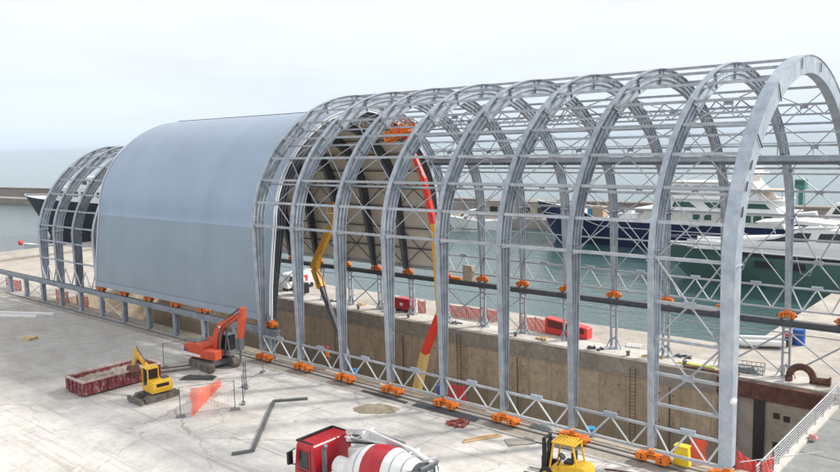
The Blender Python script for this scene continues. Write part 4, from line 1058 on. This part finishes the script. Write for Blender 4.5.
for s_ in (-1,1): m_.path([(1.0,s_*.3,5.6),(6,s_*2.1,5.7),(12,s_*3.1,6.1)],.035,6)
m_.build('bow_rail', pipe, r)
MB().box(31,32,-.5,.5,7.4,9.4).box(30.6,32.4,-1.8,1.8,8.9,9.1).build('radar_arch', white, r)
for x in (12,20,27): MB().path([(x,-3.62,4.4),(x+.6,-3.75,2.4),(x+1.6,-3.72,2.2),(x+2.4,-3.62,4.4)],.03,6).build('mooring_line', white, r)
# --- smaller boats
def small_boat(name, loc, L, beam, hm, label, hz=1.6, cabin=True, rz=0, top=white, wheel_h=2.2):
    r = empty(name, loc, label, 'boat', rz=rz)
    boat_hull(r, L, beam, lambda t: hz*(1.35-.45*min(1,t*1.6)), hm, white, rake=.12, n=14, draft=.6)
    if cabin:
        house(r, [(L*.22,hz*.8),(L*.34,hz*1.45),(L*.42,hz+wheel_h*.9),(L*.62,hz+wheel_h),(L*.68,hz*1.1),(L*.7,hz*.8)], beam*.34, top, name='cabin', wins=[[(L*.40,hz+wheel_h*.42),(L*.44,hz+wheel_h*.8),(L*.60,hz+wheel_h*.85),(L*.62,hz+wheel_h*.42)],[(L*.28,hz*1.05),(L*.34,hz*1.3),(L*.38,hz*1.3),(L*.38,hz*1.05)]], slope=.08)
        MB().tube((L*.5,0,hz+wheel_h),(L*.5,0,hz+wheel_h+1.8),.04,6).build('mast', pipe, r)
    return r
small_boat('blue_fishing_boat', (-46.8,145,WL), 17, 4.6, navy, 'blue hulled fishing boat with white wheelhouse right of the navy yacht stern', 2.2, wheel_h=3.6, rz=R(8))
small_boat('white_cruiser', (-45,158,WL), 22, 5, white, 'white cruiser with upper decks behind the blue fishing boat', 2.8, wheel_h=4)
small_boat('white_cruiser', (-106.5,131,WL), 11, 4.4, white, 'white cruiser moored bow on left of the navy yacht bow', 2.6, wheel_h=2.3, rz=R(40), top=white)
small_boat('white_sailing_launch', (-113,139.5,WL), 9, 3, white, 'small white launch with red trim against the breakwater', 1.6, rz=R(10), top=tan, wheel_h=1.8)
small_boat('white_launch', (-192,67,WL), 8.5, 3, white, 'small white launch floating below the dark ship bow at far left', 1.3, rz=R(150))
small_boat('white_cruiser', (-24,163,WL), 24, 5.5, white, 'large white cruiser at the right end of the breakwater boats', 3.0, wheel_h=4.5, rz=R(5))
small_boat('white_cruiser', (-68,153,WL), 18, 4.8, white, 'white cruiser glimpsed between the navy yacht and the breakwater', 2.6, wheel_h=4.2, rz=R(5))
# workboats at the left quay
small_boat('white_dinghy', (-158,62,WL), 6, 2.2, white, 'white dinghy with red cover beside the left quay', 1.6, cabin=False, rz=R(80))
o = MB().lathe((0,-.4,0),(0,.4,0),[(0,.2),(.2,.45),(.8,.45),(1,.2)],12).build('red_buoy', plast, loc=(-156.5,61,-.3)); tag(o,'round red float on the white dinghy at the left quay','buoy')
for i, (x, y) in enumerate(((-156,50.5),(-156.5,52.2),(-156,54.3),(-156,47.5))):
    r = empty('fender_raft', (x,y,WL), ['black rubber fender raft second from the left edge','black rubber fender raft third from the left edge','black rubber fender raft nearest the white dinghy','black rubber fender raft leftmost at the picture edge'][i], 'fender', 'black fender rafts along the left quay')
    MB().box(-.7,.7,-.6,.6,.2,1.9).build('raft', black, r, bevel=.15)
# dark ship behind the small frame
r = empty('dark_hulled_ship', (-199.5,80,WL), 'large dark hulled ship with white upperworks behind the small arch frame', 'ship', rz=R(0))
boat_hull(r, 62, 12, lambda t: 9.6-.3*t, hullbk, white, rake=.24, n=30, draft=2)
house(r, [(26,9.2),(28,12.2),(54,12.2),(57,9.2)], 5, white, wins=[q4(30+i*3.4,32+i*3.4,10.3,11.4) for i in range(7)])
house(r, [(32,12.2),(34,14.4),(48,14.4),(50,12.2)], 4, white, wins=[q4(36+i*3,38+i*3,12.8,13.7) for i in range(4)])
MB().box(20,23,-2,2,9.2,11).box(24,25,-1,1,9.2,12).build('deck_gear', yboom, r)
# light beacon on the mole
r = empty('harbour_beacon', (-50.5,190,-3.5), 'green lattice harbour light tower standing on the breakwater at right', 'beacon'); r.scale = (.85,.85,1)
m_ = MB()
for a in range(4):
    x, y = (1 if a%2 else -1), (1 if a//2 else -1)
    m_.tube((x*.9,y*.9,0),(x*.7,y*.7,7.5),.1,6)
for z in (1.5,3.5,5.5): m_.box(-.85,.85,-.85,-.8,z,z+.12); m_.box(-.85,.85,.8,.85,z,z+.12); m_.box(-.85,-.8,-.8,.8,z,z+.12); m_.box(.8,.85,-.8,.8,z,z+.12)
m_.tube((0,0,0),(0,0,7.5),.45,10); m_.build('tower', greenm, r)
MB().box(-1.7,1.7,-1.7,1.7,7.5,7.7).box(-1.3,1.3,-1.3,1.3,7.7,9.6).box(-1.7,1.7,-1.7,-1.65,8.4,8.5).box(-1.7,1.7,1.65,1.7,8.4,8.5).build('lantern_room', greenm, r)
MB().box(-1.1,1.1,-1.33,1.33,8.3,9.3).build('lantern_glass', ggreen, r)

# ------------------------------------------------------------------ things on the far quay
def net(name, pts, h, label, m=netm, loc=(0,0,0), post=True, cell=.16, grp=None, sag=.12, seed=1):
    """safety netting: strands of real mesh between posts"""
    r = empty(name, loc, label, 'safety net', grp)
    rnd = random.Random(seed); mb = MB()
    for (a, b) in zip(pts, pts[1:]):
        a = Vector(a); b = Vector(b); L = (b-a).length; n_ = max(2,int(L/cell)); m2 = max(2,int(h/cell)); d = (b-a)/n_
        side = Vector((-(b-a).y,(b-a).x,0)).normalized()
        P = lambda i,j: a+d*i+Vector((0,0,j/m2*(h-sag*math.sin(math.pi*i/n_))))+side*(.05*math.sin(i*1.1+j*.8))
        w_ = cell*.5
        for j in range(m2+1):
            for i in range(n_):
                p, q = P(i,j), P(i+1,j); mb.add([p+Vector((0,0,-w_/2))-side*.004,q+Vector((0,0,-w_/2))-side*.004,q+Vector((0,0,w_/2))+side*.004,p+Vector((0,0,w_/2))+side*.004],[(0,1,2,3)])
        for i in range(n_+1):
            for j in range(m2):
                p, q = P(i,j), P(i,j+1); e1 = d.normalized()*w_/2; mb.add([p-e1+side*.006,p+e1+side*.006,q+e1+side*.006,q-e1+side*.006],[(0,1,2,3)])
    mb.build('netting', m, r)
    if post:
        for p in pts: MB().tube(p,(p[0],p[1],p[2]+h+.15),.03,6).build('stake', dsteel, r)
    return r
z_ = FQ+.01
net('safety_net', [(-50.6,61.5,z_),(-48,61.7,z_),(-45.6,61.9,z_),(-44.2,62.0,z_)], 1.15, 'faded red safety netting on stakes across the far quay near the dock middle', netr, seed=2)
net('safety_net', [(-41.0,61.0,z_),(-39.2,61.0,z_),(-37.2,61.1,z_)], 1.25, 'bright red netting beside the red plastic tub on the far quay', plast, seed=3, cell=.10)
net('safety_net', [(-58.5,60.7,z_),(-57,60.7,z_)], 1.3, 'short red netting left of the red compressor on the far quay', netr, seed=4)
net('safety_net', [(-53.8,60.8,z_),(-52.8,60.8,z_)], 1.3, 'short red netting right of the red compressor on the far quay', netr, seed=5)
# red plastic chute tub (long open trough)
r = empty('plastic_trough', (-35.9,61.2,z_), 'long red open plastic trough lying on its side on the far quay', 'trough')
MB().prism([(-2.1,0),(-2.1,1.5),(2.3,1.0),(2.3,0)],-.5,.5).build('shell', plast, r, bevel=.06)
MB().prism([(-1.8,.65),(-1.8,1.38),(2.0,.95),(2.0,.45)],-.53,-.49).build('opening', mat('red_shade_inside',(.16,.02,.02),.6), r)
r = empty('compressor', (-55.4,60.5,z_), 'dark red box compressor standing on the far quay between nets', 'compressor')
MB().box(-1.1,1.1,-.6,.6,.2,1.45).build('body', red, r, bevel=.1); MB().cbox((0,-.62,.85),(.4,.04,.3)).build('badge', white, r)
for x in (-.7,.7): MB().tube((x,-.55,.22),(x,.55,.22),.22,12).build('wheel', dark, r)
r = empty('parked_van', (-76.0,62.8,z_), 'white van with blue and red cab behind the left legs on the far quay', 'van', rz=R(90))
MB().prism([(-2.4,.35),(-2.5,1.1),(-1.8,1.9),(-1.5,2.1),(2.4,2.1),(2.5,.35)],-.95,.95).build('body', white, r, bevel=.05)
MB().prism([(-2.35,1.2),(-1.85,1.85),(-1.6,1.85),(-1.6,1.2)],-.97,.97).build('cab_window', glass, r)
MB().box(-1.5,0,-.965,.965,.9,1.7).build('blue_side_panel', blue, r); MB().box(.05,.9,-.966,.966,.9,1.7).build('red_side_panel', plast, r)
for x in (-1.5,1.5):
    for y in (-.85,.85): MB().lathe((x,y-.12,.34),(x,y+.12,.34),[(0,.3),(.1,.34),(.9,.34),(1,.3)],14).build('wheel', dark, r)
r = empty('site_generator', (-72.3,60.2,z_), 'white and black site generator with round tank near the left legs on the far quay', 'generator')
MB().box(-.9,.9,-.6,.6,.2,1.5).build('body', black, r, bevel=.05); MB().lathe((-.6,0,1.85),(.7,0,1.85),[(0,.2),(.2,.38),(.8,.38),(1,.2)],14).build('tank', white, r, smooth=True)
r = empty('control_cabinet', (-46.0,59.65,3.26), 'tan electric control cabinet standing on the far runway beam', 'cabinet')
MB().box(-.55,.55,-.3,.3,0,1.55).build('body', mat('cabinet_tan',(.36,.32,.25),.6), r, bevel=.03); MB().box(-.5,.5,-.32,-.3,.1,1.45).build('door', mat('cabinet_tan2',(.40,.36,.28),.6), r)
o = MB().box(-1.6,1.6,-.18,.18,0,.22).build('orange_beam', orange, loc=(-48.6,59.65,3.28)); tag(o,'orange spreader beam lying on the far runway beam left of the cabinet','beam')
def pallet_stack(name, loc, rz, label, n_=2, m=woodp, grp=None):
    r = empty(name, loc, label, 'pallet', grp, rz=rz); z = 0
    for k in range(n_):
        b = MB()
        for y in (-.5,0,.42): b.box(-.6,.6,y,y+.09,z,z+.09)
        b.build('runner', m, r); b = MB()
        for i in range(6): b.box(-.6+i*.215,-.48+i*.215,-.52,.52,z+.09,z+.115)
        b.build('board', m, r); z += .13
    return r
pallet_stack('pallet', (-29.3,61.2,z_), .3, 'whitewashed pallet lying on the pale strip of the far quay', 1, white)
pallet_stack('pallet', (-73.0,28.5,0), .2, 'pile of pale yellow pallets on the yard at far left', 2, mat('new_timber',(.70,.55,.30),.8,0,.2,3))
# inflatable dinghy on the right quay
r = empty('inflatable_dinghy', (-20.9,67.3,z_), 'grey inflatable dinghy with white tube beached on the quay', 'dinghy', rz=R(25))
m_ = MB(); pts = [(2.0,-.8,.45),(-1.2,-.8,.40),(-2.0,-.5,.5),(-2.4,0,.6),(-2.0,.5,.5),(-1.2,.8,.4),(2.0,.8,.45)]; m_.path(pts,.27,10); m_.build('tube', white, r, smooth=True)
MB().prism([(-2.0,.3),(2.0,.3),(2.0,.55),(-1.6,.62)],-.62,.62).build('cover', grey, r); MB().box(1.9,2.4,-.2,.2,.1,.9).build('outboard', black, r, bevel=.05)
r = empty('oil_barrel', (-18.3,69.6,z_), 'blue upright barrel standing on the quay right of the dinghy', 'barrel')
MB().lathe((0,0,0),(0,0,1.35),[(0,.5),(.33,.5),(.34,.52),(.36,.5),(.65,.5),(.66,.52),(.68,.5),(1,.5)],20).build('drum', blue, r)
r = empty('red_barrel', (-19.2,69.4,z_), 'short red drum beside the blue barrel on the quay', 'barrel'); MB().lathe((0,0,0),(0,0,.9),[(0,.4),(.5,.41),(1,.4)],16).build('drum', plast, r)
# crate/cage of scrap, rope coil, rusty bent pipe
r = empty('mesh_cage', (-19.3,59.3,z_), 'grey wire mesh scrap cage on the quay edge beside the front arch leg', 'cage', rz=.15)
m_ = MB()
for i in range(9): x = -1.3+i*.325; m_.bar((x,-.6,0),(x,-.6,.65),.03,.03); m_.bar((x,.6,0),(x,.6,.65),.03,.03)
for z in (.05,.35,.65): m_.bar((-1.3,-.6,z),(1.3,-.6,z),.04,.04); m_.bar((-1.3,.6,z),(1.3,.6,z),.04,.04); m_.bar((-1.3,-.6,z),(-1.3,.6,z),.04,.04); m_.bar((1.3,-.6,z),(1.3,.6,z),.04,.04)
m_.build('frame', dsteel, r); lumpy(2.4,1.1,.5,8,4,9).build('scrap', grey, r)
r = empty('bent_pipe', (-15.3,59.2,z_), 'thick rusty brown pipe bent in an arch over the quay edge', 'pipe', rz=R(5)); r.scale = (.8,.8,.8)
m_ = MB(); m_.path([(-1.0,-.5,-.6),(-1.0,-.3,.2)]+[(-math.cos(R(a))*1.0,-.2,.35+math.sin(R(a))*1.05) for a in range(0,181,15)]+[(1.0,-.2,.2),(1.0,-.2,-.0)],.32,14); m_.build('elbow', rust, r, smooth=True)
MB().tube((1.0,-.2,.25),(2.3,-.1,.3),.34,14).tube((2.25,-.1,.3),(2.4,-.1,.3),.45,14).tube((1.0,-.2,.22),(1.15,-.2,.24),.42,14).build('flange', rust, r)
o = MB().box(-1.5,1.5,-.12,.12,0,.1).box(-1.2,1.4,.2,.34,0,.08).build('yellow_hose', mat('yellow_green',(.6,.6,.1),.6), loc=(-22.8,58.6,z_)); tag(o,'yellow green lengths of hose on the quay left of the front arch leg','hose')
o = MB().box(-2.2,2.0,-.2,.2,0,.12).build('rusty_channel', rust, loc=(-21.3,57.9,z_)); tag(o,'flat rusty steel channel lying along the quay edge','steel channel')
MBX = [(-66,59.5),(-61.5,60.1),(-47.5,58.9),(-37.0,58.7),(-31.5,58.6),(-26.5,58.9),(-24.5,60.2)]
for i, (x,y) in enumerate(MBX):
    m_ = MB(); rnd = random.Random(i)
    for k_ in range(7):
        m_.T = Matrix.Translation((rnd.uniform(-.6,.6),rnd.uniform(-.3,.3),.06))@Matrix.Rotation(rnd.uniform(0,3),4,'Z')
        m_.box(-.35,.35,-.05,.05,-.05,.05+rnd.random()*.08)
    o = m_.build('scrap_offcuts', [dsteel,wood][i%2], loc=(x,y,z_)); tag(o, ['dark steel offcuts beside the white van','brown timber offcuts left of the X braced quay posts','dark steel offcuts below the faded red netting','brown timber offcuts in front of the red trough','dark steel offcuts right of the red trough','brown timber offcuts right of the whitewashed pallet','dark steel offcuts above the yellow green hose'][i], 'scrap', 'heaps of offcuts along the far quay')
for i, x in enumerate((-60.3,-52.9,-39.6,-28.4,-23.6)):
    r = empty('quay_bollard', (x,58.2,FQ), 'short dark bollard on the far dock edge ' + ['left of the red compressor','just right of the red compressor','in front of the bright red netting','in front of the whitewashed pallet','left of the yellow green hose'][i], 'bollard', 'bollards on the far dock edge')
    MB().lathe((0,0,0),(0,0,.4),[(0,.16),(.7,.12),(.75,.2),(1,.18)],12).build('post', dsteel, r)

# ------------------------------------------------------------------ things in the yard
def flat(name, pts, h, m, label, cat, z=0): return tag(MB().prism(pts, z, z+h, ax='z').build(name, m), label, cat)
# bent steel strip lying on the ground
r = empty('steel_channel', (-38,29,0), 'long dark grey steel gutter lying bent in a Z on the pale yard', 'steel channel')
sg = [(-35.3,23.9),(-34.75,24.9),(-40.55,31.0),(-39.1,32.7)]
for a, b in zip(sg, sg[1:]):
    d = (Vector(b)-Vector(a)).normalized()*.1
    MB().bar((a[0]+38-d.x*0,a[1]-29,.08),(b[0]+38,b[1]-29,.08),.20,.14).build('length', mat('gutter_grey',(.16,.17,.17),.6,.3), r)
rnd = random.Random(5)
pts = []
for k_ in range(22):
    a = 2*math.pi*k_/22; q = 1+.25*rnd.random()
    pts.append((math.cos(a)*1.35*q, math.sin(a)*.75*q))
vs = [(0,0,.32)]+[(x*.5,y*.5,.22+rnd.random()*.08) for x,y in pts]+[(x,y,.0) for x,y in pts]; n_ = 22
fs = [(0,1+i,1+(i+1)%n_) for i in range(n_)]+[(1+i,1+n_+i,1+n_+(i+1)%n_,1+(i+1)%n_) for i in range(n_)]
o = MB().add(vs,fs).build('sand_heap', mat('wet_sand',(.30,.26,.19),.9,0,.25,4,.4), loc=(-34.0,34.0,0), rz=.6, smooth=True); tag(o,'low flat patch of brown sand on the yard behind the mixer truck','sand heap')
o = lumpy(2.6,1.1,.22,12,6,12).build('tarpaulin', tarp, loc=(-49.5,31.0,0), rz=R(35)); tag(o,'crumpled black tarpaulin on the yard between the excavators','tarpaulin')
# temporary fence and its fallen orange net
def fence_panel(loc, rz, label, w_=3.4, h=2.0):
    r = empty('temporary_fence', loc, label, 'fence', 'thin wire temporary fence panels in the yard', rz=rz)
    for x in (-w_/2,w_/2):
        MB().tube((x,0,0),(x,0,h),.028,6).build('post', dsteel, r); MB().box(x-.3,x+.3,-.12,.12,0,.14).build('foot', grey, r)
    m_ = MB(); m_.tube((-w_/2,0,h-.02),(w_/2,0,h-.02),.014,5); m_.tube((-w_/2,0,.2),(w_/2,0,.2),.012,5)
    k_ = 1
    for i in range(1,16): x = -w_/2+w_*i/16; m_.tube((x,0,.2),(x,0,h),.003,4)
    m_.build('mesh', dsteel, r); return r
fence_panel((-42.2,27.0,0), R(60), 'temporary fence panel holding the orange net')
fence_panel((-43.2,30.6,0), R(140), 'temporary fence panel right of the orange net')
fence_panel((-45.8,33.3,0), R(120), 'temporary fence panel below the large excavator')
fence_panel((-53.6,31.9,0), R(70), 'temporary fence panel left of the large excavator',2.2)
r = net('orange_net', [(-42.5,26.0,0),(-46.6,31.0,0)], 1.5, 'bright orange red debris net hung slanting on the temporary fence', mat('orange_net_bright',(.90,.16,.08),.8), cell=.11, sag=.2, seed=8, post=False)
for k_ in kids(r):
    for v in k_.data.vertices:
        t = (v.co-Vector((-42.5,26.0,v.co.z))).length/6.5; v.co.z *= (1.25-.95*t); 
# loose boards, plates and bars
def bars(name, loc, rz, items, m, label, cat='timber'):
    b = MB()
    for x0,x1,y,w_,h in items: b.box(x0,x1,y,y+w_,0,h)
    return tag(b.build(name, m, loc=loc, rz=rz), label, cat)
bars('timber_boards', (-25.5,34.1,0), R(62), [(-1.2,1.2,0,.2,.06),(-1.0,1.1,.25,.18,.08)], wood, 'two brown timber boards on the yard between truck and forklift')
bars('steel_plate', (-23.3,34.8,0), R(50), [(-.8,.8,0,1.0,.05)], mat('plate_grey',(.30,.28,.25),.7), 'grey square plate on the yard left of the forklift', 'plate')
bars('dark_bar', (-22.4,35.6,0), R(5), [(-1.7,1.7,0,.07,.05)], dsteel, 'thin dark bar lying along the yard beside the track', 'bar')
bars('dark_bar', (-17.3,34.9,0), R(20), [(-.9,.9,0,.09,.06)], rust, 'short brown bar lying right of the forklift', 'bar')
bars('rebar_bundle', (-30.0,36.0,0), R(1), [(-2.6,2.4,i*.09,.035,.05+.02*(i%3)) for i in range(6)], dsteel, 'bundle of dark reinforcing bars along the near track', 'rebar')
bars('rebar_bundle', (-35.2,36.0,0), R(-1), [(-2.2,2.0,i*.08,.03,.05+.02*(i%2)) for i in range(4)], dsteel, 'short bundle of dark bars behind the sand patch', 'rebar')
bars('white_beams', (-84.0,31.8,0), R(28), [(-4.5,2.2,0,.35,.2),(-3.5,3.2,1.3,.35,.2)], white, 'two long white beams lying on the yard at the far left', 'beam')
bars('timber_lengths', (-52.2,31.2,0), R(62), [(-2,2.2,0,.12,.1),(-1.7,2.5,.3,.1,.1),(-1.5,1.3,1.2,.14,.1)], mat('old_timber',(.22,.19,.16),.9), 'old dark timber lengths on the ground behind the mini excavator', 'timber')
m_ = MB(); rnd = random.Random(3)
for k_ in range(14):
    m_.T = Matrix.Translation((rnd.uniform(-.7,.7),rnd.uniform(-.5,.5),.06))@Matrix.Rotation(rnd.uniform(0,3),4,'Z'); m_.box(-.28,.28,-.05,.05,-.05,.1*rnd.random()+.02)
tag(m_.build('red_scrap', mat('dull_red',(.30,.07,.06),.8), loc=(-28.3,35.2,0)), 'small scatter of dull red scrap on the yard near the track', 'scrap')
# barrels and nets behind the near truss
for (x, m, lb, lab) in ((-32.0,blue,'barrel','dark blue barrel behind the near truss beside the red net'),(-40.3,lblue,'barrel','light blue barrel behind the near truss by the yellow boom lift'),(-20.9,lblue,'barrel','light blue drum at the near dock edge left of the forklift mast')):
    r = empty(lb, (x,38.2,.05), lab, 'barrel'); MB().lathe((0,0,0),(0,0,.9 if x<-30 and x>-35 else .5),[(0,.28),(.33,.28),(.35,.30),(.37,.28),(.64,.28),(.66,.30),(.68,.28),(1,.28)],18).build('drum', m, r)
net('safety_net', [(-31.6,38.4,.05),(-30.0,38.4,.05)], 1.1, 'faded red safety net behind the near truss beside the dark blue barrel', netr, seed=12)
net('safety_net', [(-12.9,38.5,.0),(-12.0,39.6,-.9),(-12.0,41.6,-1.0)], 1.15, 'red safety net across the gap between front arch and gate railing', plast, cell=.09, seed=13)
net('safety_net', [(-15.2,38.3,.05),(-14.3,38.3,.05)], 1.3, 'orange red net left of the front arch leg at the dock edge', netm, cell=.10, seed=14)
net('safety_net', [(-89.5,38.3,0),(-86.5,38.3,0)], 1.3, 'pink red net between the runway posts at far left', netr, seed=15)
net('safety_net', [(-84.6,38.4,0),(-82,38.4,0)], 1.2, 'red net under the clad shelter corner between two runway posts', netr, seed=16)
net('safety_net', [(-104,38.4,0),(-99.5,38.4,0)], 1.3, 'red net at the left edge behind the last runway posts', netr, seed=17)
net('safety_net', [(-92.5,60.5,z_),(-88,60.5,z_)], 1.2, 'red net on the far quay seen through the small arch frame', netr, seed=18)
r = empty('yellow_jerrycan', (-15.2,37.35,.1), 'yellow upright plastic sheet bin beside the front bogie', 'bin'); MB().prism([(-.42,0),(-.34,1.0),(.34,1.0),(.42,0)],-.2,.2).build('body', mat('plastic_yellow',(.85,.60,.03),.5), r, bevel=.04); MB().box(-.38,.38,-.24,.24,1.0,1.06).build('lid', mat('plastic_yellow',(.85,.60,.03),.5), r)
o = MB().path([(0,0,0),(3.0,3,.3)], .025, 6).build('rope_barrier', rod, loc=(-12.4,37.6,.9)); tag(o, 'thin pale cable running from the front leg towards the gate railing', 'cable')
o = lumpy(.5,.4,.3,5,4,4).build('pink_bundle', mat('pink_cloth',(.65,.30,.32),.9), loc=(-11.6,47.6,-.84)); tag(o,'small pink bundle lying on the white kerb of the gate','bundle')
# warning lamp on the front leg
o = MB().lathe((0,0,0),(0,-.35,0),[(0,.12),(.6,.16),(1,.1)],12).build('work_lamp', white, loc=(-12.3,36.4,4.4)); tag(o,'small white work lamp clamped to the front arch leg','lamp')
# timber pieces along the near edge strip
for i, x in enumerate((-24.5,-29.5,-34.0,-38.8,-44.5)):
    bars('edge_timber', (x,37.9,.05), R(1.5*(i%3-1)), [(-1.7,1.5,0,.26,.09)], woodp, 'pale plank on the near dock edge strip ' + ['left of the forklift mast','right of the dark blue barrel','left of the dark blue barrel','by the light blue barrel','by the orange vested worker'][i]).__setitem__('group','planks along the near dock edge')
o = lumpy(1.6,.7,.3,8,4,31).build('grey_heap', grey, loc=(-23.7,37.6,.05)); tag(o,'grey heap of sacking behind the near truss left of the forklift','sacking')

# ------------------------------------------------------------------ split loose repeats of a part into parts of their own
def split_part(o, cap=40):
    me = o.data
    if me.users > 1 or len(me.vertices) > 6000: return
    nv = len(me.vertices); par = list(range(nv))
    def find(a):
        while par[a] != a: par[a] = par[par[a]]; a = par[a]
        return a
    for e in me.edges:
        a, b = find(e.vertices[0]), find(e.vertices[1])
        if a != b: par[a] = b
    isl = {}
    for v in range(nv): isl.setdefault(find(v), []).append(v)
    if not 2 <= len(isl) <= 80: return
    keys = list(isl); sc = Vector(o.parent.scale) if o.parent else Vector((1,1,1))
    bb = []
    for k in keys:
        P = [me.vertices[v].co for v in isl[k]]
        bb.append(([min(p[i] for p in P)*sc[i] for i in range(3)],[max(p[i] for p in P)*sc[i] for i in range(3)]))
    size = [max(b[1][i]-b[0][i] for i in range(3)) for b in bb]
    grp = list(range(len(keys)))
    def f2(a):
        while grp[a] != a: a = grp[a]
        return a
    for a in range(len(keys)):
        for b in range(a+1,len(keys)):
            g = math.sqrt(sum(max(0,bb[a][0][i]-bb[b][1][i],bb[b][0][i]-bb[a][1][i])**2 for i in range(3)))
            if g <= max(.02,.5*max(size[a],size[b])): grp[f2(a)] = f2(b)
    roots = sorted({f2(a) for a in range(len(keys))})
    if not 2 <= len(roots) <= cap: return
    vg = {}
    for a, k in enumerate(keys):
        for v in isl[k]: vg[v] = roots.index(f2(a))
    for gi in range(len(roots)):
        idx = [v for v in range(nv) if vg[v] == gi]; mp_ = {v:i for i, v in enumerate(idx)}
        fs = [p for p in me.polygons if vg[p.vertices[0]] == gi]
        m2 = bpy.data.meshes.new(me.name.split('.')[0]); m2.from_pydata([me.vertices[v].co for v in idx], [], [[mp_[v] for v in p.vertices] for p in fs])
        for m in me.materials: m2.materials.append(m)
        for q, p in zip(m2.polygons, fs): q.material_index = p.material_index; q.use_smooth = p.use_smooth
        if gi == 0: first = m2; continue
        c = o.copy(); c.data = m2; COL.objects.link(c); c.parent = o.parent
    o.data = first
for o in list(bpy.data.objects):
    if o.type == 'MESH' and o.parent and o.name.split('.')[0] not in ('hose','netting','frame','lattice_web','arch','bogie'): split_part(o)
